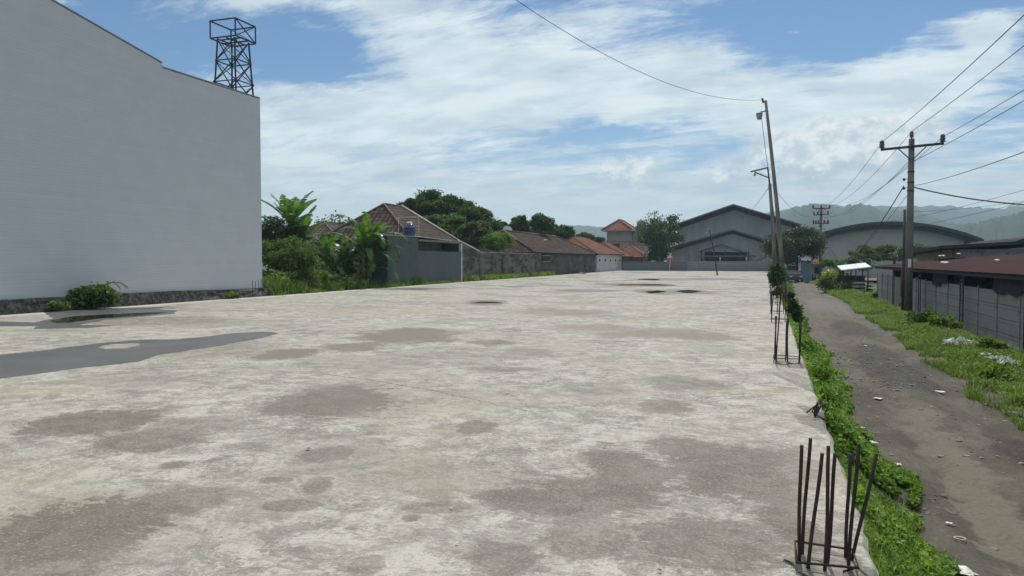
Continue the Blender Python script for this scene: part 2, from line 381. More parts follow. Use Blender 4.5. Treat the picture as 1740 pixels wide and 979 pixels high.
# the concrete pavement
def slab_material():
    m = bpy.data.materials.new('weathered_concrete'); m.use_nodes = True; T = NT(m.node_tree); T.n.clear()
    p = T.new('ShaderNodeNewGeometry').outputs['Position']; x, y, z = T.xyz(p)
    big = T.noise(T.mapping(p, scale=(1, .7, 1)), .22, 5, .55)
    med = T.noise(p, .9, 9, .68, .4)
    mot = T.noise(T.mapping(p, loc=(9, 2, 0)), 3.4, 10, .74, .6)
    fin = T.noise(p, 26, 7, .72)
    spk = T.noise(p, 95, 3, .7)
    trow = T.noise(T.mapping(p, rot=(0, 0, R_(24)), scale=(1, 5, 1)), 2.6, 8, .72, .8)     # sweep marks of the trowel
    a = T.m('ADD', T.m('ADD', T.m('MULTIPLY', med, .38), T.m('MULTIPLY', mot, .34)), T.m('MULTIPLY', trow, .28))
    c = T.mix(T.sstep(a, .41, .57), C4((.175, .169, .148)), C4((.395, .382, .338)))
    c = T.mix(T.sstep(T.m('ADD', T.m('MULTIPLY', fin, .5), T.m('MULTIPLY', mot, .5)), .485, .555), c, C4((.50, .488, .44)))   # pale lime bloom
    vn_ = T.noise(T.mapping(p, loc=(3, 8, 0), rot=(0, 0, R_(20)), scale=(1, 1.9, 1)), 1.7, 9, .66, 1.2)
    c = T.mix(T.m('MULTIPLY', T.sstep(T.m('ABSOLUTE', T.m('SUBTRACT', vn_, .5)), .022, .0), .55), c, C4((.56, .53, .45)))
    vn2 = T.noise(T.mapping(p, loc=(13, 2, 0)), .8, 9, .7, 1.5)
    c = T.mix(T.m('MULTIPLY', T.sstep(T.m('ABSOLUTE', T.m('SUBTRACT', vn2, .5)), .03, .0), .5), c, C4((.17, .16, .13)))
    c = T.mix(T.m('MULTIPLY', T.sstep(T.noise(p, .5, 6, .6), .50, .62), .4), c, C4((.36, .34, .235)))      # ochre film
    c = T.mix(T.m('MULTIPLY', T.sstep(T.noise(T.mapping(p, loc=(31, 7, 0)), .35, 6, .6), .50, .62), .4), c, C4((.34, .28, .235)))      # pinkish film
    # damp and soot blotches; each with its own place on the pavement
    wv = T.noise(p, 1.3, 6, .72, 0, True); w1, w2, _ = T.xyz(wv)
    wv2 = T.noise(p, 6.5, 5, .7, 0, True); w3, w4, _ = T.xyz(wv2)
    frac = T.m('ADD', T.m('MULTIPLY', T.m('SUBTRACT', .5, mot), 3.6), T.m('ADD', T.m('MULTIPLY', T.m('SUBTRACT', .5, fin), 1.6), T.m('MULTIPLY', T.m('SUBTRACT', .5, trow), 2.4)))
    def bl(lst, kx=1.25, ff=.62):
        out = None
        for (px, py, rx, ry, amp) in lst:
            c0 = at(px, py, z=0); e1 = at(px+rx, py, z=0)-c0; e2 = at(px, py-ry, z=0)-at(px, py+ry, z=0)
            a0 = max(.05, e1.length); b0 = max(.05, e2.length/2); th = math.atan2(e1.y, e1.x)
            s_ = min(a0, b0)*kx
            X = T.m('ADD', T.m('SUBTRACT', x, c0.x), T.m('ADD', T.m('MULTIPLY', T.m('SUBTRACT', w1, .5), min(2.2, s_*1.6)), T.m('MULTIPLY', T.m('SUBTRACT', w3, .5), min(.9, s_*1.1))))
            Y = T.m('ADD', T.m('SUBTRACT', y, c0.y), T.m('ADD', T.m('MULTIPLY', T.m('SUBTRACT', w2, .5), min(2.2, s_*1.6)), T.m('MULTIPLY', T.m('SUBTRACT', w4, .5), min(.9, s_*1.1))))
            u = T.m('MULTIPLY', T.m('ADD', T.m('MULTIPLY', X, math.cos(th)), T.m('MULTIPLY', Y, math.sin(th))), 1/a0)
            v = T.m('MULTIPLY', T.m('SUBTRACT', T.m('MULTIPLY', Y, math.cos(th)), T.m('MULTIPLY', X, math.sin(th))), 1/b0)
            d = T.m('ADD', T.m('ADD', T.m('MULTIPLY', u, u), T.m('MULTIPLY', v, v)), frac)
            k = T.sstep(d, 1.12, .78, 0., min(1., amp*1.3))
            out = k if out is None else T.m('MAXIMUM', out, k)
        return out
    damp = bl([(570, 680, 115, 26, .75), (165, 716, 95, 20, .75), (340, 725, 90, 15, .4), (810, 725, 36, 11, .7), (560, 771, 46, 13, .6), (255, 748, 100, 18, .65),
               (490, 860, 50, 14, .6), (535, 826, 25, 13, .55), (470, 815, 25, 6, .6), (300, 790, 26, 6, .55), (140, 890, 150, 42, .75), (300, 850, 90, 30, .5), (60, 960, 150, 45, .6),
               (345, 850, 45, 18, .5), (1060, 800, 75, 48, .75), (990, 845, 150, 34, .7), (1240, 800, 110, 48, .78), (1160, 760, 60, 18, .7),
               (880, 845, 75, 14, .7), (740, 862, 60, 12, .5), (1130, 690, 50, 12, .6), (1165, 650, 60, 12, .55), (850, 945, 60, 30, .6), (1000, 910, 80, 34, .55),
               (1190, 920, 120, 46, .7), (1350, 900, 45, 50, .75), (1320, 840, 40, 28, .6), (700, 880, 18, 6, .6), (620, 960, 30, 20, .5), (1010, 660, 60, 10, .35),
               (860, 628, 60, 4, .5), (895, 600, 45, 9, .4), (840, 582, 42, 5, .7), (1330, 790, 60, 30, .5), (1380, 650, 18, 20, .5), (1385, 720, 20, 16, .7), (1350, 620, 30, 7, .7), (1420, 970, 70, 40, .7), (826, 514, 34, 5, .8), (1082, 484, 62, 3.2, .8), (1112, 496, 34, 4.5, .8), (1170, 495.5, 44, 3.8, .8), (1000, 494, 60, 2.4, .7), (1120, 475, 50, 2, .6), (260, 545, 130, 7, .5), (330, 592, 150, 14, .35), (705, 491, 70, 2.4, .7), (1215, 474, 60, 1.8, .7), (1390, 705, 16, 16, .9), (1375, 660, 10, 30, .6)])
    brown = bl([(690, 570, 88, 13, .9), (490, 601, 50, 9, .85), (605, 590, 55, 8, .7), (1130, 566, 85, 8, .55), (1190, 572, 60, 7, .6), (1010, 557, 70, 6, .4), (960, 530, 90, 5, .5), (1040, 570, 30, 5, .5)])
    c = T.mix(T.m('MULTIPLY', damp, T.sstep(T.m('ADD', T.m('MULTIPLY', mot, .6), T.m('MULTIPLY', fin, .4)), .36, .56, 1., .80)), c, C4((.088, .080, .056)))
    c = T.mix(brown, c, C4((.165, .138, .108)))
    # further random damp strips where rain stands, mostly in the far half
    rs = T.noise(T.mapping(p, loc=(4, 11, 0), rot=(0, 0, R_(-6)), scale=(.8, 1.1, 1)), .34, 7, .66, .3)
    far = T.sstep(y, 18., 60.)
    mk = T.m('MULTIPLY', T.sstep(rs, .52, .575), T.m('ADD', .32, T.m('MULTIPLY', far, .55)))
    c = T.mix(mk, c, T.mix(far, C4((.14, .132, .108)), C4((.085, .08, .07))))
    small = T.sstep(T.noise(T.mapping(p, loc=(17, 3, 0)), 1.9, 8, .72), .565, .63)
    c = T.mix(T.m('MULTIPLY', small, .5), c, C4((.175, .17, .152)))
    pits = T.sstep(T.noise(p, 13, 2, .5), .73, .76)
    c = T.mix(T.m('MULTIPLY', pits, .7), c, C4((.10, .095, .085)))
    c = T.mix(T.m('MULTIPLY', T.sstep(spk, .40, .60), .38), c, C4((.19, .183, .16)))
    c = T.mix(T.m('MULTIPLY', T.sstep(T.noise(p, 48, 4, .7), .54, .64), .35), c, C4((.52, .50, .44)))
    # the clean poured strip along the foot of the left-hand walls
    strip = T.sstep(x, -20.15, -20.55)
    c = T.mix(T.m('MULTIPLY', strip, .8), c, C4((.52, .51, .46)))
    # cracks
    vo = T.new('ShaderNodeTexVoronoi', feature='DISTANCE_TO_EDGE'); T.put(vo.inputs['Vector'], T.vm('ADD', p, T.vm('MULTIPLY', wv, (1.3, 1.3, 0)))); vo.inputs['Scale'].default_value = .16
    ck = T.m('MULTIPLY', T.sstep(vo.outputs['Distance'], .0022, .0006), T.sstep(big, .44, .56, 0., .75))
    c = T.mix(ck, c, C4((.07, .065, .06)))
    for (ax_, ay_, bx_, by_, wd_) in [(538, 634, 640, 647, .012), (640, 647, 740, 665, .014), (740, 665, 905, 700, .008), (1230, 556, 1330, 548, .03), (225, 627, 305, 623, .02)]:
        A_ = at(ax_, ay_, z=0); B_ = at(bx_, by_, z=0); D_ = B_-A_; L_ = D_.length; ux, uy = D_.x/L_, D_.y/L_
        qx = T.m('ADD', T.m('SUBTRACT', x, A_.x), T.m('MULTIPLY', T.m('SUBTRACT', w3, .5), .22)); qy = T.m('ADD', T.m('SUBTRACT', y, A_.y), T.m('MULTIPLY', T.m('SUBTRACT', w4, .5), .22))
        al = T.m('ADD', T.m('MULTIPLY', qx, ux), T.m('MULTIPLY', qy, uy)); pe = T.m('ABSOLUTE', T.m('SUBTRACT', T.m('MULTIPLY', qx, uy), T.m('MULTIPLY', qy, ux)))
        inside = T.m('MULTIPLY', T.m('GREATER_THAN', al, 0.), T.m('LESS_THAN', al, L_))
        c = T.mix(T.m('MULTIPLY', T.m('MULTIPLY', inside, T.sstep(pe, wd_*1.6, wd_*.5)), .8), c, C4((.09, .085, .075)))
    b = T.new('ShaderNodeBsdfPrincipled'); T.put(b.inputs['Base Color'], c)
    T.put(b.inputs['Roughness'], T.m('SUBTRACT', .88, T.m('MULTIPLY', T.m('MAXIMUM', damp, mk), .10)))
    b.inputs['Specular IOR Level'].default_value = .35
    hgt = T.m('ADD', T.m('ADD', T.m('MULTIPLY', fin, .6), T.m('MULTIPLY', trow, .6)), T.m('ADD', T.m('MULTIPLY', spk, .25), T.m('MULTIPLY', mot, .9)))
    T.put(b.inputs['Normal'], T.bump(hgt, .55, .016))
    o = T.new('ShaderNodeOutputMaterial'); T.l.new(b.outputs[0], o.inputs[0]); return m
M_slab = slab_material()
SX0, SX1, SY0, SY1 = -20.95, .55, -14., 111.
def slab():
    ys = np.concatenate([np.arange(SY0, 30, .12), np.arange(30, SY1+.01, .6)]); n = len(ys)
    e = SX1+.05*(fbm(ys*.7, ys*0, 4, 3)-.5)+.03*(vnoise(ys*7, ys*0, 9)-.5)
    V = []; 
    cols = [(SX0, -1.3), (SX0, 0), (-10, 0), (None, 0), (.03, -.035), (.02, -.35), (.05, -1.35)]
    for i, yy in enumerate(ys):
        for xx, zz in cols[:3]: V.append((xx, yy, zz))
        V.append((e[i], yy, 0.))
        for dx_, zz in cols[4:]: V.append((e[i]+dx_, yy, zz))
    k = 7; F = [(i*k+j, i*k+j+1, (i+1)*k+j+1, (i+1)*k+j) for i in range(n-1) for j in range(k-1)]
    me = npmesh('pavement', V, np.array(F)[:, ::-1])
    mb = link('concrete_pavement', me, M_slab); tag(mb, kind='structure', label='large stained concrete pavement lying higher than the dirt road')
slab()
# puddles: thin films of water on the damp concrete
def wetmat(name, col, rough, spec=.5):
    m = bpy.data.materials.new(name); m.use_nodes = True; T = NT(m.node_tree); T.n.clear()
    p = T.new('ShaderNodeNewGeometry').outputs['Position']
    b = T.new('ShaderNodeBsdfPrincipled'); n = T.noise(p, .9, 6, .6)
    T.put(b.inputs['Base Color'], T.mix(T.sstep(n, .3, .7), C4(col), C4([k*1.3 for k in col])))
    T.put(b.inputs['Roughness'], T.sstep(n, .3, .7, rough, rough*1.6)); b.inputs['Specular IOR Level'].default_value = spec
    T.put(b.inputs['Normal'], T.bump(T.noise(p, 9, 3, .5), .02, .01))
    o = T.new('ShaderNodeOutputMaterial'); T.l.new(b.outputs[0], o.inputs[0]); return m
W1 = wetmat('wet_film', (.085, .085, .082), .30, .4); W2 = wetmat('standing_water', (.035, .036, .032), .03, .6)
def puddle(name, pts, m, lab, z=.004, jit=.06, hole=None):
    P = [at(px, py, z=z) for px, py in pts]; out = []
    for i in range(len(P)):
        a, b = P[i], P[(i+1) % len(P)]; n = max(2, int((b-a).length/.22))
        for k in range(n):
            q = a.lerp(b, k/n); out.append((q.x+jit*(float(fbm(q.x*3.1+5, q.y*3.1, 3, 21))-.5)*3, q.y+jit*(float(fbm(q.x*3.1, q.y*3.1+8, 3, 37))-.5)*3, z))
    me = bpy.data.meshes.new(name)
    import bmesh
    bm = bmesh.new()
    def ring(ps):
        vs = [bm.verts.new(p) for p in ps]; return [bm.edges.new((vs[i], vs[(i+1) % len(vs)])) for i in range(len(vs))]
    es = ring(out)
    if hole:
        hp = []; H = [at(px, py, z=z) for px, py in hole]
        for i in range(len(H)):
            a, b = H[i], H[(i+1) % len(H)]
            for k in range(4):
                q = a.lerp(b, k/4); hp.append((q.x+.1*(random.random()-.5), q.y+.1*(random.random()-.5), z))
        es += ring(hp)
    bmesh.ops.triangle_fill(bm, use_beauty=True, use_dissolve=False, edges=es)
    for f in bm.faces:
        if f.normal.z < 0: f.normal_flip()
    bm.to_mesh(me); bm.free()
    return tag(link(name, me, m), kind='structure', label=lab)
puddle('puddle', [(-210, 655), (-150, 628), (-60, 610), (0, 603), (70, 596), (160, 584), (240, 577), (300, 577), (340, 573), (400, 566), (452, 564), (475, 566), (440, 575), (400, 582), (350, 591), (300, 598), (262, 603), (240, 614), (200, 619), (130, 625), (60, 636), (0, 643), (-60, 655), (-130, 668), (-190, 672)],
       W1, 'long dark wet patch reflecting the pale wall on the pavement', hole=[(170, 590), (185, 584), (235, 583), (238, 586), (215, 592), (180, 593)])
puddle('puddle', [(-130, 562), (-60, 551), (0, 546), (60, 548), (90, 541), (75, 531), (140, 525), (230, 523), (290, 521), (262, 525), (300, 528), (296, 533), (240, 538), (180, 543), (135, 552), (196, 553), (150, 557), (95, 558), (55, 559), (65, 554), (0, 554), (-60, 560), (-110, 567)],
       W1, 'wet patch at the foot of the tall pale wall')
puddle('puddle', [(85, 545), (120, 538), (165, 535), (250, 531), (285, 531), (240, 536), (165, 542), (120, 548), (95, 549)], W2, 'standing water at the foot of the tall pale wall', z=.008)
for k, (px, py, rx, ry) in enumerate([(826, 514, 21, 1.7), (1082, 484, 40, 1.2), (1112, 496, 17, 2.0), (1170, 495.5, 22, 2.0), (1000, 494, 35, 1.2), (1105, 475, 18, 1.4), (1120, 484.5, 30, 1), (1215, 474, 24, 1.1), (880, 487, 30, 1.0), (1085, 463.5, 28, .8), (705, 491, 30, 1.2)]):
    pts = [(px+rx*math.cos(t)*(1+.25*math.sin(3*t+k)), py+ry*math.sin(t)*(1+.25*math.cos(2*t+k))) for t in [2*math.pi*i/14 for i in range(14)]]
    puddle('puddle', pts, W2 if k in (0, 1, 2, 3, 5, 6) else W1, 'dark shallow puddle on the far half of the pavement', z=.004, jit=.16)

# dirt road with ruts, banks and verges, one terrain strip right of the pavement
def road_l(y): return 1.60+.22*sm(8, 40, y)+1.0*sm(50, 95, y)+.14*(fbm(y*.4, y*0, 3, 2)-.5)*2
def road_r(y): return 3.7+.75*sm(6, 16, y)+.7*sm(20, 50, y)+.5*(fbm(y*.35, y*0+4, 3, 12)-.5)*1.4+.2*sm(60, 90, y)
def rz(x, y):
    L = road_l(y); Rr = road_r(y); t = (x-L)/(Rr-L)
    z = RZ+.06*np.sin(np.clip(t, 0, 1)*math.pi)-.10*np.exp(-((t-.25)/.10)**2)-.10*np.exp(-((t-.75)/.11)**2)
    z = z+.14*(fbm(x*1.3, y*.8, 4, 31)-.5)+.06*(fbm(x*6, y*6, 3, 41)-.5)
    z = z+(1-sm(0, 1, (x-.55)/(L-.55)))*(.62+.25*(fbm(x*.9, y*.6, 3, 8)-.5))            # bank against the pavement
    z = z+.16*sm(0, .9, x-Rr)+.10*sm(.2, 2, x-Rr)*(fbm(x*1.1, y*.8, 3, 51))-.22*sm(6.4, 7.0, x)
    return z
def road_material():
    m = bpy.data.materials.new('dirt_road'); m.use_nodes = True; T = NT(m.node_tree); T.n.clear()
    p = T.new('ShaderNodeNewGeometry').outputs['Position']; x, y, z = T.xyz(p)
    a = T.noise(T.mapping(p, scale=(1.5, .5, 1)), .9, 8, .65, .3); f = T.noise(p, 18, 7, .7); s = T.noise(p, 70, 3, .7)
    c = T.mix(T.sstep(a, .40, .60), C4((.085, .079, .062)), C4((.155, .145, .116)))
    c = T.mix(T.m('MULTIPLY', T.sstep(f, .38, .64), .5), c, C4((.07, .064, .052)))
    st = T.sstep(T.noise(T.mapping(p, loc=(2, 2, 0)), .55, 6, .66), .53, .62)          # stretches of broken stone showing through
    vo = T.new('ShaderNodeTexVoronoi'); T.put(vo.inputs['Vector'], p); vo.inputs['Scale'].default_value = 11
    peb = T.sstep(vo.outputs['Distance'], .5, .2)
    c = T.mix(T.m('MULTIPLY', T.m('MULTIPLY', st, peb), .7), c, T.mix(vo.outputs['Color'], C4((.12, .118, .115)), C4((.30, .295, .28))))
    c = T.mix(T.m('MULTIPLY', T.sstep(s, .4, .66), .3), c, C4((.12, .11, .095)))
    c = T.mix(T.m('MULTIPLY', T.sstep(y, 14., 40.), .4), c, C4((.17, .162, .14)))
    wv = T.noise(p, 1.4, 5, .65, 0, True); w1, w2, _ = T.xyz(wv)
    for (cx_, cy_, rx_, ry_, col_) in [(3.1, 21.5, .75, 5.5, (0.062, 0.060, 0.057)), (3.4, 33, 1.0, 4.5, (0.071, 0.068, 0.062)), (2.4, 9.5, .3, 4.5, (0.186, 0.167, 0.130)), (3.6, 12.5, .5, 1.2, (0.056, 0.051, 0.043)), (4.2, 7.5, .5, 2.2, (0.105, 0.081, 0.062)), (2.6, 14, .35, 1.6, (0.174, 0.158, 0.130)), (3.6, 50, 1.2, 9, (0.167, 0.161, 0.146))]:
        u_ = T.m('MULTIPLY', T.m('ADD', T.m('SUBTRACT', x, cx_), T.m('MULTIPLY', T.m('SUBTRACT', w1, .5), 1.6)), 1/rx_); v_ = T.m('MULTIPLY', T.m('ADD', T.m('SUBTRACT', y, cy_), T.m('MULTIPLY', T.m('SUBTRACT', w2, .5), 3.)), 1/ry_)
        c = T.mix(T.m('MULTIPLY', T.sstep(T.m('ADD', T.m('MULTIPLY', u_, u_), T.m('MULTIPLY', v_, v_)), 1.3, .3), T.sstep(f, .36, .56, .4, .95)), c, C4(col_))
    b = T.new('ShaderNodeBsdfPrincipled'); T.put(b.inputs['Base Color'], c); b.inputs['Roughness'].default_value = .95; b.inputs['Specular IOR Level'].default_value = .15
    h = T.m('ADD', T.m('MULTIPLY', f, .6), T.m('ADD', T.m('MULTIPLY', s, .3), T.m('MULTIPLY', T.m('MULTIPLY', st, peb), .8)))
    T.put(b.inputs['Normal'], T.bump(h, 1., .04))
    o = T.new('ShaderNodeOutputMaterial'); T.l.new(b.outputs[0], o.inputs[0]); return m
rys = np.concatenate([np.arange(-14, 30, .14), np.arange(30, 112, .5)])
grid('dirt_road', np.arange(.5, 7.6, .09), rys, rz, road_material(), kind='structure', label='rutted dirt road below the pavement')
# open yard where the road ends
Myard = mat('yard_dirt', (.15, .135, .11), .95, .2, .7, coord='World', bump=.3, dirt=(.09, .08, .06))
grid('yard', np.linspace(-8, 22, 31), np.linspace(111.5, 135, 24), lambda X, Y: RZ+.05*fbm(X*.5, Y*.5, 3, 6), Myard, kind='structure', label='bare yard at the far end of the dirt road')

# hills
def ridge(name, d0, d1, prof, m, lab, seed):
    """prof: pixel outline of the crest; the hill rises to it from d0 and falls behind it"""
    pxs = np.linspace(prof[0][0], prof[-1][0], 170); pys = np.interp(pxs, [p[0] for p in prof], [p[1] for p in prof])
    rows = 26; V = []
    for j in range(rows):
        t = j/(rows-1)
        for i in range(len(pxs)):
            dist = d0+(d1-d0)*t; X = (pxs[i]-870)/FPX*dist
            peak = (442-pys[i])/FPX*d0*1.25+CH
            tt = min(1, t/.45); prf = math.sin(tt*math.pi/2)**1.2 if t < .45 else math.cos((t-.45)/.55*math.pi/2)
            nn = float(fbm(i*.16, j*.35, 4, seed))-.5
            z = -4+(peak+4)*prf*(1+.5*nn*(.25+tt*(1-tt)*2.2))+ (float(vnoise(i*.9, j*.9, seed))-.5)*6*prf
            V.append((X*cy-dist*sy, X*sy+dist*cy, z))
    n = len(pxs); F = [(j*n+i, j*n+i+1, (j+1)*n+i+1, (j+1)*n+i) for j in range(rows-1) for i in range(n-1)]
    return tag(link(name, npmesh(name, V, F, True), m), kind='structure', label=lab)
Mhill = mat('forested_slope', (.024, .040, .022), .95, .4, .02, bump=1., bscale=.12, coord='World', dirt=(.036, .052, .030), dscale=.03, dlo=.48, dhi=.62)
ridge('hills', 1450, 2100, [(780, 402), (900, 396), (950, 386), (1000, 387), (1060, 390), (1120, 400), (1200, 402), (1262, 372), (1300, 366), (1345, 358), (1400, 354), (1450, 357), (1500, 359), (1560, 356), (1620, 358), (1700, 358), (1760, 356), (1850, 350), (2000, 352)], Mhill, 'far blue wooded ridge', 3)
ridge('hills', 1000, 1350, [(1240, 440), (1290, 385), (1330, 364), (1390, 356), (1440, 357), (1480, 362), (1520, 364), (1560, 367), (1600, 380), (1650, 392), (1700, 400), (1800, 410), (1950, 420)], Mhill, 'wooded hill behind the arched hall', 13)
ridge('hills', 700, 930, [(1500, 440), (1560, 402), (1600, 398), (1640, 388), (1690, 378), (1740, 370), (1800, 362), (1900, 360), (2050, 380)], Mhill, 'nearer wooded slope at the right', 23)

# ------------------------------------------------------------------ foliage generators
def leaf_mesh(name, P, size, up=.3, aspect=.55, jit=.35, rng=RNG, droop=0.):
    """diamond leaves, folded along the rib; P (n,3)"""
    n = len(P); nr = rng.normal(size=(n, 3)); nr[:, 2] = np.abs(nr[:, 2])+up; nr /= np.linalg.norm(nr, axis=1)[:, None]
    a = rng.normal(size=(n, 3)); a -= nr*np.sum(a*nr, 1)[:, None]; a /= np.linalg.norm(a, axis=1)[:, None]
    a[:, 2] -= droop; a /= np.linalg.norm(a, axis=1)[:, None]
    b = np.cross(nr, a); s = size*(1+jit*(rng.random(n)-.5)*2)[:, None]
    V = np.stack([P-a*s*.5, P+b*s*.5*aspect+nr*s*.08, P+a*s*.5-nr*s*.05, P-b*s*.5*aspect+nr*s*.08], 1).reshape(-1, 3)
    i = np.arange(n)*4; F = np.concatenate([np.stack([i, i+1, i+2], 1), np.stack([i, i+2, i+3], 1)])
    return npmesh(name, V, F)
def blade_mesh(name, P, h, wd, rng=RNG, lean=.5):
    n = len(P); az_ = rng.random(n)*2*math.pi; hh = np.asarray(h)*(.5+rng.random(n)); ln = lean*(.3+rng.random(n))*hh
    d = np.stack([np.cos(az_), np.sin(az_), np.zeros(n)], 1); sdv = np.stack([-d[:, 1], d[:, 0], np.zeros(n)], 1)*wd/2
    up = np.array([[0, 0, 1.]]); mid = P+up*(hh*.6)[:, None]+d*(ln*.35)[:, None]; tip = P+up*(hh*.95)[:, None]+d*ln[:, None]
    V = np.stack([P-sdv, P+sdv, mid+sdv*.8, mid-sdv*.8, tip], 1).reshape(-1, 3); i = np.arange(n)*5
    F = np.concatenate([np.stack([i, i+1, i+2], 1), np.stack([i, i+2, i+3], 1), np.stack([i+3, i+2, i+4], 1)])
    return npmesh(name, V, F)
def cluster_pts(centres, rad, n, rng, flat=.75, shell=.55):
    k = len(centres); idx = rng.integers(0, k, n); d = rng.normal(size=(n, 3)); d /= np.linalg.norm(d, axis=1)[:, None]
    r = rad[idx]*(shell+(1-shell)*rng.random(n)**.6)*rng.choice([1, .6, 1.2, 1.5], n, p=[.52, .22, .18, .08])
    d[:, 2] *= flat
    return centres[idx]+d*r[:, None]
G_dark = leafmat('leaves_dark', [(0.026, 0.053, 0.022), (0.048, 0.090, 0.031), (0.084, 0.134, 0.043), (0.132, 0.186, 0.066)], .35)
G_mid = leafmat('leaves_mid', [(0.031, 0.062, 0.019), (0.072, 0.126, 0.031), (0.120, 0.186, 0.048), (0.192, 0.240, 0.072)], .4)
G_lite = leafmat('leaves_light', [(0.054, 0.102, 0.022), (0.114, 0.186, 0.036), (0.192, 0.276, 0.060), (0.300, 0.372, 0.108)], .5)
G_olive = leafmat('leaves_olive', [(0.041, 0.060, 0.026), (0.078, 0.102, 0.041), (0.120, 0.142, 0.058), (0.180, 0.186, 0.084)], .35)
G_red = leafmat('leaves_rusty', [(.022, .040, .017), (.042, .070, .026), (.08, .095, .036), (.16, .12, .06)], .3)
G_grass = leafmat('grass_blades', [(0.084, 0.138, 0.026), (0.144, 0.222, 0.042), (0.228, 0.312, 0.066), (0.360, 0.372, 0.132)], .45, patch=.8)
G_verge = leafmat('verge_blades', [(0.240, 0.204, 0.096), (0.108, 0.144, 0.036), (0.120, 0.204, 0.036), (0.192, 0.288, 0.060), (0.360, 0.396, 0.144)], .45, patch=1.1)
G_vine = leafmat('vine_leaves', [(0.048, 0.102, 0.019), (0.108, 0.204, 0.034), (0.204, 0.336, 0.060), (0.336, 0.456, 0.108)], .45, patch=1.6)
G_ban = leafmat('banana_leaf', [(0.036, 0.090, 0.022), (0.066, 0.144, 0.034), (0.108, 0.204, 0.048), (0.144, 0.228, 0.060)], .45, .35, patch=.6)

def tree(px, py, Z, rx, ry, leaf, lab, ground=-.05, name='broadleaf_tree', m=G_dark, n=5200, lobes=15, group=None, seed=1, trunk_px=None, flat=.75, spread=.8, tall=None):
    rng = np.random.default_rng(seed); lobes = int(lobes*1.8); n = int(n*1.25); rx *= 1.06; ry *= 1.05; c = at(px, py, Z=Z); ax = rx/FPX*Z; azr = ry/FPX*Z
    d = rng.normal(size=(lobes, 3)); d /= np.linalg.norm(d, axis=1)[:, None]; d *= (rng.random(lobes)**.3)[:, None]*spread; d[:, 0] *= 1.12
    d[:, 2] = np.where(d[:, 2] < -.35, d[:, 2]*.5, d[:, 2])
    cen = d*np.array([ax, ax, azr]); rad = (.20+.22*rng.random(lobes))*min((ax*azr)**.5, azr*1.25)*1.15
    tx = at(trunk_px, py, Z=Z) if trunk_px else c
    root = empty(name, (tx.x, tx.y, ground), label=lab, cat='tree', group=group)
    o0 = np.array([c.x-tx.x, c.y-tx.y, c.z-ground])
    P = cluster_pts(cen+o0, rad, n, rng, flat)
    link('crown', leaf_mesh('crown', P, leaf, rng=rng), m, root)
    mb = MB(); H = o0[2]; r0 = .035*H+.05
    fork = Vector((o0[0]*.4, o0[1]*.4, H-azr*.55))
    if fork.z < .5: fork.z = H*.45
    mb.tube([(0, 0, -.1), (.05, .03, fork.z*.4), (fork.x*.6, fork.y*.6, fork.z*.75), fork], [r0*1.25, r0, r0*.85, r0*.7], 9)
    for q in cen[:12]:
        e = Vector(q+o0); mid = fork.lerp(e, .5)+Vector((0, 0, -.1*azr)); mb.tube([fork, mid, e], [r0*.45, r0*.28, r0*.08], 6)
    mb.build('trunk', M_bark, root); return root
def shrub(loc, rx, rz_, leaf, lab, m=G_mid, n=1500, name='shrub', seed=1, cat='shrub', group=None, lobes=9, stems=True):
    rng = np.random.default_rng(seed); root = empty(name, loc, label=lab, cat=cat, group=group)
    d = rng.normal(size=(lobes, 3)); d /= np.linalg.norm(d, axis=1)[:, None]; d[:, 2] = np.abs(d[:, 2]); d *= (rng.random(lobes)**.5)[:, None]*.7
    cen = d*np.array([rx, rx, rz_])+np.array([0, 0, rz_*.3])
    P = cluster_pts(cen, (.28+.2*rng.random(lobes))*min(rx, rz_), n, rng, .8); P[:, 2] = np.maximum(P[:, 2], .02)
    link('foliage', leaf_mesh('foliage', P, leaf, rng=rng), m, root)
    if stems:
        mb = MB()
        for q in cen: mb.tube([(0, 0, -.05), Vector(q)*.5+Vector((0, 0, .05)), q], [.03*rx+.01, .02*rx, .008], 5)
        mb.build('stem', M_bark, root)
    return root
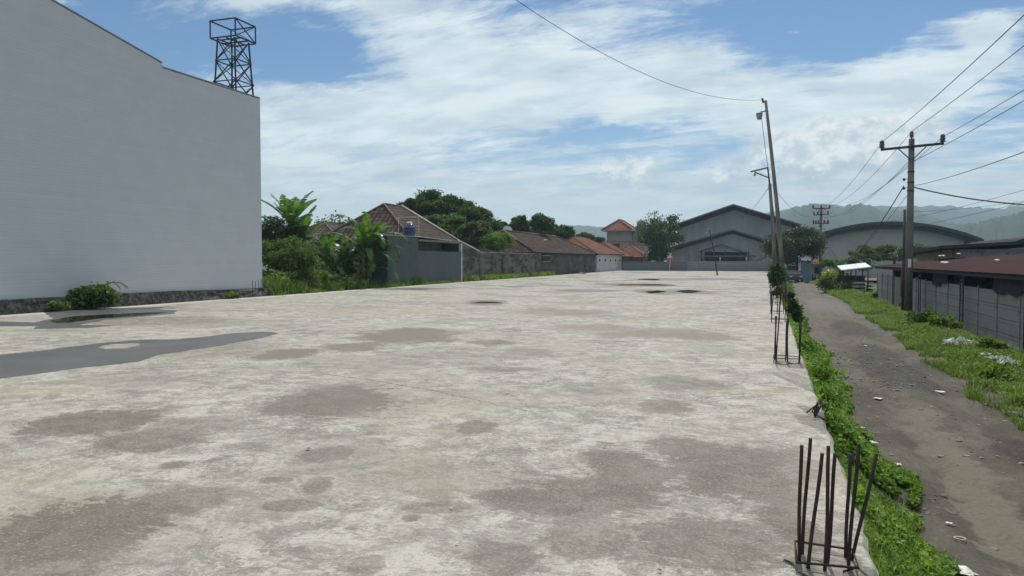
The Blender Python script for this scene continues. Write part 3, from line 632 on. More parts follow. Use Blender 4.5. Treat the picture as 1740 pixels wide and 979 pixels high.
def banana(loc, h, nl, lab, seed=1, L=2.0, wd=.42, dm=1., extra=None, m=None, group=None, stems=1):
    rnd = random.Random(seed); root = empty('banana_plant', loc, label=lab, cat='banana plant', group=group)
    for s_ in range(stems):
        ox, oy = ((0, 0) if s_ == 0 else (rnd.uniform(-.9, .9), rnd.uniform(-.6, .6))); hh = h*(1 if s_ == 0 else rnd.uniform(.45, .8))
        st = MB(); st.tube([(ox, oy, -.05), (ox+.03, oy, hh*.5), (ox+.06, oy+.03, hh)], [.14, .11, .06], 10); st.build('pseudostem', mat('banana_stem', (.16, .17, .08), .6, .3, 4, dirt=(.09, .06, .035), dscale=3), root)
        for k in range(nl):
            leaves = MB(); ribs = MB()
            a = k*2.4+rnd.random()*.7+seed; age = k/max(1, nl-1)          # young leaves upright, old ones hang
            e0 = R_(82-50*age+rnd.uniform(-8, 8)); dr = dm*R_(45+75*age+rnd.uniform(-15, 20)); l = L*rnd.uniform(.75, 1.15)*(.75 if age < .12 else 1); W = wd*rnd.uniform(.8, 1.15)
            p = Vector((ox+.06, oy+.03, hh-.25*age)); pts = [p.copy()]; nseg = 16; es = []
            for i in range(nseg):
                t = i/nseg; e = e0-dr*t**1.3; es.append(e); p = p+Vector((math.cos(a)*math.cos(e), math.sin(a)*math.cos(e), math.sin(e)))*(l/nseg); pts.append(p.copy())
            sdv = Vector((-math.sin(a), math.cos(a), 0))
            rip = rnd.random() < .6
            for i in range(2, nseg):
                t0, t1 = i/nseg, (i+1)/nseg
                wf = lambda t: W*.5*max(.02, math.sin(min(1, (t-.1)/.9)*math.pi)**.45)
                up = Vector((-math.cos(a)*math.sin(es[i]), -math.sin(a)*math.sin(es[i]), math.cos(es[i])))
                for sg in (-1, 1):
                    j1 = rnd.uniform(-.14, .14) if rip else 0; w0, w1_ = wf(t0), wf(t1); dz_ = rnd.uniform(.05, .5)*w0 if rip else .2*w0
                    sl_ = (pts[i+1]-pts[i])*(.35 if rip else 0)
                    A, B = pts[i], pts[i+1]
                    leaves.add([A, B, B+sdv*sg*w1_*(.97+j1)-up*dz_+sl_*.4, A+sdv*sg*w0*(.97+j1)-up*dz_+sl_], [(0, 1, 2, 3)])
            ribs.tube([pts[i] for i in (0, 3, 6, 9, 12, 15)], [.032, .026, .02, .015, .01, .006], 5)
            lf_ = leaves.build('leaf', m or G_ban, root); ribs.build('leaf_rib', mat('leaf_rib', (.22, .26, .09), .5, .1), lf_)
    return root
GB = G_ban
G_yel = leafmat('banana_leaf_yellow', [(.16, .22, .02), (.25, .32, .03), (.33, .38, .05), (.28, .24, .06)], .55, .4)
G_brn = leafmat('banana_leaf_brown', [(.10, .065, .03), (.16, .11, .05), (.22, .17, .08), (.10, .12, .04)], .4, .6)

# ------------------------------------------------------------------ LEFT: the tall pale building
WX = -21.3
M_pale = wallmat('pale_render', (.545, .57, .585), (.48, .50, .51), course=.11, blk=40, streak=.22, line=.22, lo=.45, hi=.75, base2=(.565, .59, .605))
M_roofgrey = ribmat('grey_sheet', (.30, .31, .32), (.2, .2, .2), .25, 'x')
t = empty('tall_building', (WX, 10, 0), label='tall windowless building with pale grey gable wall beside the pavement', cat='building')
top = 8.72
prof = [(27.6, 0.0), (27.6, top), (22.0, top), (22.0, top+.16), (5.0, 12.1), (-12.0, 8.9), (-12.0, 0.0)]
mb = MB(); mb.prism_x(prof, WX-34, WX); mb.build('wall', M_pale, t, off=t.location)
mb = MB()
for (ya, za), (yb, zb) in zip(prof[1:5], prof[2:6]):
    if abs(ya-yb) < .1: continue
    mb.add([(WX-34.1, ya, za+.02), (WX+.008, ya, za+.02), (WX+.008, yb, zb+.02), (WX-34.1, yb, zb+.02), (WX-34.1, ya, za+.07), (WX+.008, ya, za+.07), (WX+.008, yb, zb+.07), (WX-34.1, yb, zb+.07)],
           [(0,1,2,3), (7,6,5,4), (1,5,6,2), (0,3,7,4), (0,4,5,1), (2,6,7,3)])
mb.build('coping', mat('pale_coping', (.22, .225, .23), .9, .2, 2), t, off=t.location)
# rubble-stone footing
def footing():
    ys = np.arange(-12, 27.61, .16); zs = np.linspace(-.05, .44, 6); V = []
    for yy in ys:
        tp = .40+.05*(float(fbm(yy*.5, 0, 3, 5))-.5)*2-.04*max(0, (yy-20)/8)
        for k, zz in enumerate(zs):
            q = zz/.44*tp if zz > 0 else zz
            V.append((WX+.26+.09*(float(fbm(yy*3, zz*9, 3, 77))-.5)*2-.03*k, yy, q))
        V.append((WX-.01, yy, tp+.015))
    n = 7; F = [(i*n+j, (i+1)*n+j, (i+1)*n+j+1, i*n+j+1) for i in range(len(ys)-1) for j in range(n-1)]
    e = len(ys)-1; 
    me = npmesh('footing', V, F)
    m = mat('rubble_stone', (.125, .12, .105), .95, .45, 4.5, bump=1., bscale=9, coord='World', dirt=(.055, .05, .045), dscale=6, dlo=.44, dhi=.56)
    o = link('footing', me, m, t); o.location = -t.location
    k = MB(); k.box(WX-.3, 27.45, -.05, WX+.24, 27.62, .36); k.build('footing_end', m, t, off=t.location)
footing()
# steel lattice tower on the building's roof
tc_ = at(397, 120, x=-27.); TX, TY = tc_.x, tc_.y; tZ = -TX*sy+TY*cy
tw = empty('lattice_tower', (TX, TY, 0), label='dark steel lattice tower with open box top behind the tall pale wall', cat='tower')
zt = at(397, 70, Z=tZ).z; ztop = at(397, 41, Z=tZ).z
def leg(sx, sy_, z): w_ = .55+.075*(zt-max(z, 9.8)); return Vector((sx*w_, sy_*w_, z))
for sx in (-1, 1):
    for sy_ in (-1, 1):
        MB().beam(leg(sx, sy_, 8), leg(sx, sy_, zt), .085).beam(leg(sx, sy_, -.1), leg(sx, sy_, 8), .085).build('leg', M_dark, tw)
cs = [(-1,-1), (1,-1), (1,1), (-1,1)]
lvs = [zt-1.12*k for k in range(11)]
for i in range(4):
    br = MB(); a, b = cs[i], cs[(i+1) % 4]
    for z1, z0 in zip(lvs[:-1], lvs[1:]):
        br.beam(leg(*a, z0), leg(*b, z1), .045); br.beam(leg(*b, z0), leg(*a, z1), .045); br.beam(leg(*a, z0), leg(*b, z0), .05)
    br.build('bracing', M_dark, tw)
cg = MB(); s_ = .80
for z_ in (zt, ztop):
    for i in range(4):
        a, b = cs[i], cs[(i+1) % 4]; cg.beam((a[0]*s_, a[1]*s_, z_), (b[0]*s_, b[1]*s_, z_), .06)
for a in cs: cg.beam((a[0]*s_, a[1]*s_, zt), (a[0]*s_, a[1]*s_, ztop), .055)
for q in (-.3, .2): cg.beam((-s_, q*s_*1.5, zt), (s_, q*s_*1.5, zt), .06); cg.beam((q*s_*1.5, -s_, zt-.06), (q*s_*1.5, s_, zt-.06), .05)
cg.beam((s_, -s_, zt), (s_, s_, ztop), .045); cg.beam((s_, s_, zt), (s_, -s_, ztop), .045); cg.beam((-s_, s_, ztop), (s_, s_, zt), .035)
cg.build('platform_cage', M_dark, tw)
# rebar stubs and weeds at the foot of the wall
def rods(loc, spec, lab, group, r=.009, tie=None, stirrup=True):
    """spec: (x, y, lean_x, lean_y, height)"""
    root = empty('rebar_cluster', loc, label=lab, cat='rebar', group=group)
    for (x_, y_, lx, ly, h_) in spec:
        b0 = Vector((x_, y_, -.04)); e = Vector((x_+lx, y_+ly, h_)); pts = [b0.lerp(e, k/6)+Vector((.004*math.sin(k*.9+x_*30), .004*math.cos(k*.8+y_*20), 0)) for k in range(7)]
        MB().tube(pts, r, 7).build('rod', M_rust, root)
    if stirrup:
        xs = [s[0] for s in spec]; ys_ = [s[1] for s in spec]; x0, x1, y0, y1 = min(xs)-.015, max(xs)+.015, min(ys_)-.015, max(ys_)+.015
        mb = MB(); z_ = tie or .07
        mb.tube([(x0, y0, z_), (x1, y0, z_+.01), (x1, y1, z_), (x0, y1, z_+.01), (x0, y0, z_)], r*.7, 6); mb.build('stirrup', M_rust, root)
    return root
pA = at(437, 500, x=WX+.45)
rods((pA.x, pA.y-.3, .3), [(0, 0, .01, 0, .42), (.12, .02, 0, .03, .40), (0, .4, .02, 0, .45), (.12, .42, 0, 0, .5), (.06, .6, .01, 0, .48)], 'short rusty rods on the footing at the end of the tall pale wall', None, .012)
pw = at(160, 522, x=WX+.5); shrub((pw.x, pw.y, 0), .75, .85, .15, 'leafy weed clump growing at the foot of the tall pale wall', G_mid, 1900, 'weed_clump', 5, 'weed')
# its arching stems
def fern(loc, lab, seed, n=7, L=.9, m=G_dark, dirx=None):
    rnd = random.Random(seed); root = empty('arching_weed', loc, label=lab, cat='weed'); lv = MB(); stm = MB()
    for k in range(n):
        a = rnd.uniform(0, 6.28) if dirx is None else dirx+rnd.uniform(-.5, .5); p = Vector((0, 0, .1)); e = R_(75); pts = [p.copy()]
        for i in range(12):
            e -= R_(9+rnd.random()*3); p = p+Vector((math.cos(a)*math.cos(e), math.sin(a)*math.cos(e), math.sin(e)))*L/12; pts.append(p.copy())
            s2 = Vector((-math.sin(a), math.cos(a), 0))
            for sg in (-1, 1):
                q = p+s2*sg*.12*(1-i/16)-Vector((0, 0, .03)); d = (pts[-1]-pts[-2])*.45; lv.add([p, p+d+(q-p)*.5, q+d, p+(q-p)*.5-d*.3], [(0, 1, 2, 3)])
        stm.tube(pts[::3], .008, 5)
    lv.build('foliage', m, root); stm.build('stem', mat('green_stem', (.06, .08, .03), .7), root); return root
fern((pw.x, pw.y+.3, .5), 'arching leafy fronds rising over the weed clump at the pale wall', 3, 6, .95, G_mid, R_(70))
pw2 = at(395, 505, x=WX+.4); shrub((pw2.x, pw2.y, 0), .45, .3, .11, 'low green weed near the far end of the stone footing', G_lite, 500, 'weed_clump', 8, 'weed')
pw3 = at(95, 522, x=WX+.45); shrub((pw3.x, pw3.y, .02), .42, .3, .09, 'small yellow green weed on the stone footing left of the clump', G_lite, 380, 'weed_clump', 9, 'weed')

# ------------------------------------------------------------------ LEFT: garden behind the pavement
rng = np.random.default_rng(3)
def scatter(x0, x1, y0, y1, n, rng, zf=None, thr=None, sc_=.5, seed=0):
    x = rng.uniform(x0, x1, n); y = rng.uniform(y0, y1, n)
    if thr is not None:
        k = fbm(x*sc_, y*sc_, 3, seed) > thr; x, y = x[k], y[k]
    z = np.full(len(x), -.05) if zf is None else zf(x, y)
    return np.stack([x, y, z], 1)
P = scatter(-32, -21.0, 27.7, 44, 34000, rng, thr=.30, seed=2); hgt_ = .25+.75*fbm(P[:, 0]*.6, P[:, 1]*.6, 3, 99)**1.5
tag(link('rough_grass', blade_mesh('rough_grass', P, .75*hgt_+.1, .035, rng, .6), G_mid), 'tall rough grass between the tall pale building and the banana plants', 'grass', kind='stuff')
P = scatter(-21.6, -20.75, 50.5, 74, 3600, rng, thr=.42, seed=8, sc_=1.2)
tag(link('wall_weeds', blade_mesh('wall_weeds', P, .42, .05, rng, .5), G_grass), 'tufts of weeds along the foot of the brick wall', 'weeds', kind='stuff')
P = scatter(-21.7, -20.7, 27.8, 49, 4600, rng, thr=.45, seed=9, sc_=.9)
tag(link('edge_grass', blade_mesh('edge_grass', P, .22, .03, rng, .6), G_verge), 'short grass along the left edge of the pavement', 'grass', kind='stuff')
b1 = at(484, 480, x=-25.5); banana((b1.x-.4, b1.y+1.0, 0), 3.7, 14, 'tall banana plant with upright leaves right behind the corner of the pale wall', 2, 2.5, .66, .6, stems=2)
b2 = at(628, 482, x=-22.3); banana((b2.x, b2.y, 0), 2.6, 14, 'large ragged banana plant in front of the grey green wall', 6, 2.7, .56, 1.15, stems=3)
b4 = at(612, 480, x=-22.6); banana((b4.x, b4.y-.4, 0), .8, 5, 'low withered brown banana sucker at the foot of the ragged plant', 16, 1.1, .3, m=G_brn)
b3 = at(553, 480, x=-24.0); banana((b3.x, b3.y, 0), 1.9, 11, 'small banana plant left of the ragged one', 11, 2.1, .48, stems=2)
b6 = at(588, 480, x=-24.2); banana((b6.x, b6.y, 0), 1.7, 10, 'dark leafy banana plant directly left of the large ragged one', 23, 2.3, .5, stems=2)
b5 = at(545, 470, x=-25.5); banana((b5.x, b5.y, 0), 1.5, 3, 'young banana shoot with a bright yellow green leaf', 5, .9, .36, m=G_yel)
tree(488, 437, 37.5, 46, 38, .14, 'slender airy tree with thin bent trunk at the corner of the pale wall', m=G_mid, n=8000, lobes=22, seed=21, trunk_px=482)
tree(478, 408, 42, 38, 40, .17, 'dense green tree behind the slender one by the pale wall', m=G_dark, n=6000, lobes=16, seed=22)
tree(566, 398, 62, 38, 32, .22, 'round dark tree left of the tiled house', m=G_dark, n=4200, seed=23)
tree(640, 395, 64, 22, 20, .2, 'small dark tree partly behind the tiled roof', m=G_olive, n=2600, seed=24)
for k, (px, py, r, h_, lab, mm) in enumerate([(520, 485, 1.5, 1.25, 'bright bushy shrub at the edge of the pavement by the garden', G_lite), (560, 480, 1.2, .8, 'low leafy shrub left of the small banana plant', G_mid), (470, 468, 1.2, 1.0, 'yellow green shrub in front of the pale wall corner', G_lite),
        (540, 455, 1.7, 1.9, 'tall dark shrub behind the bright bushy one', G_dark), (590, 470, 1.4, 1.5, 'dark bush between the two banana plants', G_dark), (655, 470, 1.0, 1.3, 'dark bush against the grey green wall', G_dark), (610, 462, 1.5, 1.6, 'dense dark bush behind the ragged banana plant', G_dark)]):
    q = at(px, py, x=[-22.9, -22.6, -23.6, -26.5, -24.5, -22.4, -24.6][k]); shrub((q.x, q.y, -.03), r, h_, .15, lab, mm, 2600, 'shrub', 30+k)
for k, (yy_, xx_, r_, h_, mm, lab) in enumerate([(29.6, -22.2, 1.0, 1.1, G_lite, 'low yellow green shrub just past the corner of the pale wall'), (32.0, -22.0, 1.2, 1.05, G_mid, 'spreading leafy shrub at the pavement edge, second from the pale wall'), (34.6, -21.9, 1.1, .8, G_mid, 'low shrub at the pavement edge, third from the pale wall'), (40.2, -22.0, .6, .45, G_lite, 'small grassy shrub at the foot of the grey green wall')]):
    shrub((xx_, yy_, -.03), r_, h_, .13, lab, mm, 2200, 'shrub', 230+k)
lg = MB(); q = at(672, 478, x=-21.8); lg.tube([(0, -.7, .55), (0, -.1, .3), (.05, .4, .1), (.1, 1.0, .06)], [.05, .07, .09, .1], 8)
o = lg.build('fallen_stem', M_bark); o.location = (q.x, q.y-1, 0); tag(o, 'dark fallen stem leaning beside the ragged banana plant', 'log')

# ------------------------------------------------------------------ tiled roofs
M_tile_old = tilemat('old_tiles', (.068, .050, .043), (.135, .10, .086), (.048, .042, .037), .7, (.36, .40))
M_tile_dark = tilemat('mossy_tiles', (.075, .048, .040), (.14, .08, .06), (.04, .036, .03), .95, (.34, .4))
M_tile_red = tilemat('red_tiles', (.17, .070, .050), (.26, .11, .08), (.09, .055, .042), .6, (.34, .4))
M_tile_pink = tilemat('pink_tiles', (.27, .105, .09), (.32, .13, .105), (.22, .10, .08), .2, (.3, .3))
M_ridge = mat('ridge_mortar', (.17, .125, .10), .9, .25, 5)
M_ridgeW = mat('ridge_white', (.62, .58, .52), .8, .25, 5)
def hip_roof(root, x0, y0, x1, y1, ze, zr, m, ins=None, axis='y', thick=.1, ridge_m=None, gable=False, name='roof', rr=.05):
    """hip roof in world coordinates, planes with UVs in metres"""
    ox, oy, oz = root.location
    hx, hy = (x1-x0)/2, (y1-y0)/2
    if axis == 'y':
        i_ = 0 if gable else (hx if ins is None else ins); R0 = Vector(((x0+x1)/2, y0+i_, zr)); R1 = Vector(((x0+x1)/2, y1-i_, zr))
    else:
        i_ = 0 if gable else (hy if ins is None else ins); R0 = Vector((x0+i_, (y0+y1)/2, zr)); R1 = Vector((x1-i_, (y0+y1)/2, zr))
    A, B, Cc, D = Vector((x0, y0, ze)), Vector((x1, y0, ze)), Vector((x1, y1, ze)), Vector((x0, y1, ze))
    if axis == 'y': planes = [(B, Cc, R1, R0), (D, A, R0, R1), (A, B, R0), (Cc, D, R1)]; hips = [(R0, R1), (A, R0), (B, R0), (Cc, R1), (D, R1)]
    else: planes = [(A, B, R1, R0), (Cc, D, R0, R1), (D, A, R0), (B, Cc, R1)]; hips = [(R0, R1), (A, R0), (D, R0), (B, R1), (Cc, R1)]
    mb = MB(); off = Vector((ox, oy, oz))
    for pl_ in planes:
        u = (pl_[1]-pl_[0]).normalized(); n = (pl_[1]-pl_[0]).cross(pl_[2]-pl_[0]).normalized(); v = n.cross(u)
        uvs = [((p-pl_[0]).dot(u), (p-pl_[0]).dot(v)) for p in pl_]
        k = len(pl_); vs = [p-off+n*.0 for p in pl_]+[p-off-n*thick for p in pl_]
        mb.add(vs, [tuple(range(k)), tuple(range(2*k-1, k-1, -1))]+[(i, i+k, (i+1) % k+k, (i+1) % k) for i in range(k)], False, [uvs]+[None]*(k+1))
    rf = mb.build(name, m, root)
    rd = MB()
    for a, b in hips:
        if (a-b).length > .1: rd.tube([a-off+Vector((0,0,.03)), b-off+Vector((0,0,.03))], rr, 6)
    rd.build('ridge_tiles', ridge_m or M_ridge, rf)
    return rf
M_grn = wallmat('greygreen_render', (.088, .112, .108), (.06, .075, .07), course=3, blk=30, streak=.3, line=.0)
M_gate = ribmat('grey_gate_sheet', (.085, .10, .104), (.065, .075, .078), .15, 'y', .6)
# house with the hip roof
h = empty('tiled_house', (-26, 48, 0), label='house with brown tiled hip roof and white ridge behind the grey green wall', cat='house')
mb = MB(); mb.box(-29.0, 45.0, -.1, -22.9, 51.8, 3.0); mb.build('wall', mat('house_wall', (.30, .29, .27), .9, .15, 2), h, off=h.location)
rf = hip_roof(h, -29.6, 44.3, -22.3, 52.6, 2.95, 5.62, M_tile_old, ins=2.9, axis='y')
mb = MB(); mb.tube([(3.75-.05, 4.65, 2.99), (.05, 1.9, 5.68)], .1, 6); mb.build('white_ridge', M_ridgeW, rf)
hl = empty('side_house', (-33, 50, 0), label='low tiled roof wing at the left of the hip roofed house', cat='house')
mb = MB(); mb.box(-36, 48.2, -.1, -30.2, 54.5, 2.9); mb.build('wall', MATS['house_wall'], hl, off=hl.location)
hip_roof(hl, -36.6, 47.6, -29.7, 55.2, 2.9, 4.6, M_tile_old, ins=3)
# annex: wall block, gate and carport
an = empty('annex', (-22, 44, 0), label='grey green annex with high side wall and flat carport roof', cat='building')
p1 = at(660, 440, x=-21.35).y; p2 = at(710, 440, x=-21.35).y; p3 = at(784, 440, x=-21.35).y
mb = MB(); mb.box(-22.7, p1-.2, -.1, -21.3, p2, 3.05); mb.build('wall', M_grn, an, off=an.location)
mb = MB(); mb.box(-21.42, p2+.003, -.05, -21.32, p3-.12, 2.2); mb.build('gate', M_gate, an, off=an.location)
mb = MB(); mb.box(-21.5, p3-.12, -.05, -21.28, p3, 2.85); mb.build('gate_post', M_white, an, off=an.location)
mb = MB(); mb.box(-25.5, p2+.004, 2.82, -21.25, p3+.05, 2.95); mb.build('carport_roof', mat('carport_sheet', (.16, .17, .17), .8, .15), an, off=an.location)
mb = MB(); mb.add([(-25.4, p2+.1, 3.32), (-21.35, p2+.1, 3.10), (-21.35, p3-1.8, 2.98), (-25.4, p3-1.8, 3.2), (-25.4, p2+.1, 3.36), (-21.35, p2+.1, 3.14), (-21.35, p3-1.8, 3.02), (-25.4, p3-1.8, 3.24)], [(0,3,2,1), (4,5,6,7), (0,1,5,4), (1,2,6,5), (2,3,7,6), (3,0,4,7)])
mb.build('white_sheet', M_white, an, off=an.location)
mb = MB(); mb.box(-25.5, p2+.01, -.05, -25.35, p3, 2.8); mb.box(-25.34, p3-.1, -.05, -21.5, p3, 2.81); mb.build('back_wall', mat('shed_inner', (.10, .105, .11), .9), an, off=an.location)
# water tank
q = at(696, 402, x=-22.2)
wt = empty('water_tank', (q.x, q.y, 3.05), label='dark blue plastic water tank with white cap on the annex wall', cat='water tank')
Mtank = mat('blue_plastic', (.018, .028, .10), .22, .15, 3, spec=.6)
mb = MB(); mb.lathe((0, 0, 0), [(0, 0), (.40, .0), (.42, .05), (.42, .18), (.44, .2), (.42, .22), (.42, .40), (.44, .42), (.42, .44), (.42, .62), (.44, .64), (.41, .67), (.34, .82), (.2, .92), (.16, .94), (0, .95)], 24); mb.build('body', Mtank, wt)
mb = MB(); mb.lathe((0, 0, .935), [(.17, 0), (.19, .02), (.19, .08), (.12, .12), (0, .13)], 16); mb.build('cap', M_white, wt)
pf = empty('pipe_frame', (q.x, q.y, 3.05), label='thin pale pipe frame standing round the blue water tank', cat='pipe')
mb = MB(); mb.tube([(-.5, -.6, 0), (-.5, -.6, 1.32), (.3, .75, 1.42), (.3, .75, -.1)], .028, 6); mb.build('pipe', mat('pale_pipe', (.45, .42, .38), .6), pf)
# boundary walls along the left edge
M_brick = wallmat('weathered_brick', (.20, .18, .155), (.045, .042, .036), course=.22, blk=.45, streak=.9, line=.6, lo=.42, hi=.58, rs=(.42, 1.1))
y1 = at(812, 440, x=-21.5).y; y2 = at(918, 440, x=-21.5).y; y3 = at(1013, 440, x=-21.5).y; y4 = at(1055, 440, x=-21.5).y
bw = empty('brick_wall', (-21.5, 60, 0), label='long stained brick wall with weeds at its foot', cat='wall')
mb = MB(); mb.box(-21.65, y1, -.1, -21.45, y2, 2.18); mb.build('masonry', M_brick, bw, off=bw.location)
mb = MB()
for k in range(7): yy = y1+.1+(y2-y1-.4)*k/6; mb.box(-21.68, yy, -.1, -21.41, yy+.22, 2.24)
mb.build('pier', M_brick, bw, off=bw.location)
mb = MB(); mb.box(-21.69, y1-.02, 2.183, -21.40, y2, 2.25); mb.build('coping', mat('pale_mortar', (.33, .31, .28), .9, .3, 3, dirt=(.12, .11, .1)), bw, off=bw.location)
gw = empty('gable_wall_end', (-21.5, p3, 0), label='narrow brick wall end with sloping pale coping beside the gate', cat='wall')
mb = MB(); mb.prism_x([(p3+.02, -.1), (p3+.02, 2.95), (y1-.02, 2.3), (y1-.02, -.1)], -21.62, -21.42); mb.build('masonry', M_brick, gw, off=gw.location)
mb = MB(); mb.prism_x([(p3+.02, 2.955), (p3+.02, 3.03), (y1+.2, 2.33), (y1+.2, 2.26)], -21.66, -21.38); mb.build('coping', M_white, gw, off=gw.location)
# ruined house with mossy roof
rh = empty('old_house', (-26, 84, 0), label='old house with sagging dark mossy tiled roof', cat='house')
M_old = wallmat('sooty_render', (.13, .118, .10), (.05, .045, .04), course=.1, blk=.25, streak=.8, line=.3, lo=.42, hi=.6, rs=(.4, 1.))
mb = MB(); mb.box(-30.2, y2+.5, -.1, -21.6, y3, 2.3); mb.build('wall', M_old, rh, off=rh.location)
hip_roof(rh, -30.8, y2-2.5, -21.3, y3+.3, 2.35, 4.65, M_tile_dark, ins=4.2, ridge_m=mat('old_ridge', (.13, .085, .065), .9, .3), rr=.12)
mb = MB(); mb.box(-21.595, y2+1.0, 1.5, -21.56, y2+3.6, 2.0); mb.build('window', M_glass, rh, off=rh.location)
mb = MB(); mb.box(-21.58, y2+.8, 2.02, -21.45, y2+3.8, 2.1); mb.box(-21.58, y2+.8, 1.42, -21.5, y2+3.8, 1.48); mb.build('window_frame', M_conc, rh, off=rh.location)
mb = MB(); q = at(936, 415, Z=84); mb.obox((-24.4, 82.5, 3.75), (.05, 1.2, .5), (0, R_(26), 0)); mb.build('loose_white_sheet', M_white, rh, off=rh.location)
for (px, py, sz) in [(820+35, 391, .9), (866, 388, .7)]: pass
# red roofed house and white vent wall
rb = empty('red_roofed_house', (-26, 103, 0), label='low house with rusty red hip roof beyond the mossy one', cat='house')
mb = MB(); mb.box(-30, y3+.8, -.1, -22.0, y4-1, 2.35); mb.build('wall', MATS['house_wall'], rb, off=rb.location)
hip_roof(rb, -31, y3-1.0, -21.2, y4+1.5, 2.45, 5.0, M_tile_red, ins=5.5, ridge_m=mat('dark_ridge', (.10, .06, .05), .9))
vw = empty('vent_wall', (-21.5, 104, 0), label='white stained wall with five small vents', cat='wall')
M_vw = wallmat('stained_white', (.50, .49, .46), (.24, .23, .20), course=4, blk=30, streak=.6, line=0., lo=.44, hi=.7)
mb = MB(); mb.box(-21.75, y3+.02, -.1, -21.4, y4, 2.42); mb.build('panel', M_vw, vw, off=vw.location)
mb = MB(); mb.box(-21.8, y3, 2.43, -21.32, y4+.1, 2.56); mb.build('coping', M_vw, vw, off=vw.location)
for k in range(5):
    yy = y3+1.4+(y4-y3-3)*k/4.; MB().box(-21.41, yy, 1.42, -21.37, yy+.65, 1.72).build('vent', M_glass, vw, off=vw.location)
    MB().box(-21.4, yy-.1, 1.74, -21.2, yy+.75, 1.82).build('vent_hood', M_white, vw, off=vw.location)
# small terrace roofs
for k, (ya, yb, xa, ze, zr, lab) in enumerate([(y4+2, y4+14, -22.0, 2.2, 4.6, 'small red tiled roof right of the vent wall'), (y4+14.5, y4+25, -19.8, 2.1, 4.3, 'lowest small red roof in front of the two storey house')]):
    hh = empty('terrace_house', (-25, ya+5, 0), label=lab, cat='house', group='small red roofs beyond the vent wall')
    mb = MB(); mb.box(xa-6.2, ya+.6, -.9, xa-.6, yb-.6, ze); mb.build('wall', mat('brown_wall', (.20, .15, .12), .9, .2), hh, off=hh.location)
    hip_roof(hh, xa-7, ya, xa, yb, ze, zr, M_tile_red, ins=3.5, ridge_m=MATS['dark_ridge'])
# two storey house
Z2 = 136
def wx(px, Yw): return at(px, 442, y=Yw).x
Yh = 139.
hx0, hx1 = wx(1031, Yh), wx(1068, Yh)
zz = lambda py, Yw, px=1050: at(px, py, y=Yw).z
ts = empty('two_storey_house', ((hx0+hx1)/2, Yh+3, -1), label='two storey pinkish house with red pyramid roof and corner tower', cat='house')
M_pinkw = mat('pink_plaster', (.40, .275, .21), .9, .12, 1.5, coord='World'); M_beige = mat('beige_plaster', (.40, .35, .285), .9, .12, 1.2, coord='World', dirt=(.28, .25, .21))
zE = zz(391, Yh); zM = zz(408, Yh)
mb = MB(); mb.box(hx0, Yh, zM, hx1, Yh+7.0, zE); mb.build('upper_storey', mat('grey_plaster', (.36, .33, .30), .9, .1), ts, off=ts.location)
mb = MB(); mb.box(hx0-.05, Yh-.05, -1, hx1+.08, Yh+7.1, zM-.12); mb.build('wall', M_pinkw, ts, off=ts.location)
mb = MB(); mb.box(hx0-.1, Yh-.25, zM-.12, hx1+.25, Yh+7.2, zM); mb.build('ledge', M_beige, ts, off=ts.location)
mb = MB(); mb.box(hx1+.09, Yh+3.5, -1, hx1+2.3, Yh+9, zE-.3); mb.build('side_wing', M_beige, ts, off=ts.location)
hip_roof(ts, hx0-.85, Yh-.9, hx1+.75, Yh+8.6, zE, zE+2.05, M_tile_pink, ins=2.4, ridge_m=mat('red_ridge', (.16, .075, .065), .8), rr=.13)
mb = MB(); mb.box(hx0-.9, Yh-.95, zE-.18, hx1+.8, Yh+8.65, zE-.02); mb.build('eaves', M_beige, ts, off=ts.location)
wz0, wz1 = zz(424.5, Yh), zz(414, Yh)
for a_, b_ in ((1033, 1043), (1043.8, 1053)):
    f_ = MB().box(wx(a_, Yh), Yh-.10, wz0, wx(b_, Yh), Yh-.06, wz1).build('window', M_glass, ts, off=ts.location)
    MB().box(wx(a_, Yh)-.02, Yh-.16, wz1, wx(b_, Yh)+.02, Yh-.05, wz1+.12).build('lintel', M_beige, f_)
for ch in ts.children:
    if ch.name.startswith('window'):
        for g_ in ch.children: g_.location = (-ts.location.x, -ts.location.y, -ts.location.z)
mb = MB(); mb.box(hx1+.09, Yh+.5, zM-2.9, hx1+.13, Yh+1.1, zM-.3); mb.build('side_window', M_glass, ts, off=ts.location)
mb = MB(); mb.lathe((hx1+1.5-ts.location.x, Yh+5.2-ts.location.y, zE-.1-ts.location.z), [(.95, -1.2), (.95, .2), (1.1, .25), (.8, 1.6), (.45, 2.1), (0, 2.2)], 10); mb.build('corner_tower', mat('tower_plaster', (.22, .19, .175), .9), ts)
mb = MB(); mb.box(hx1+.6, Yh-2.5, -1, hx1+1.8, Yh-.5, zM-2.6); mb.build('porch_wall', M_white, ts, off=ts.location)
# thing on the old house skyline: white bent sheet (dish support)
q = at(862, 391, Z=86)
ds = empty('satellite_dish', (q.x, q.y, q.z-2.6), label='white dish on a mast above the mossy roof in front of the trees', cat='dish')
MB().tube([(0, 0, 0), (0, 0, 2.4)], .04, 6).build('mast', M_dark, ds)
mb = MB(); mb.lathe((0, 0, 0), [(0, 0), (.3, .05), (.55, .16), (.57, .17), (.3, .03), (0, -.03)], 18); d_ = mb.build('dish', M_white, ds); d_.location = (0, 0, 2.5); d_.rotation_euler = (R_(70), R_(10), R_(30))

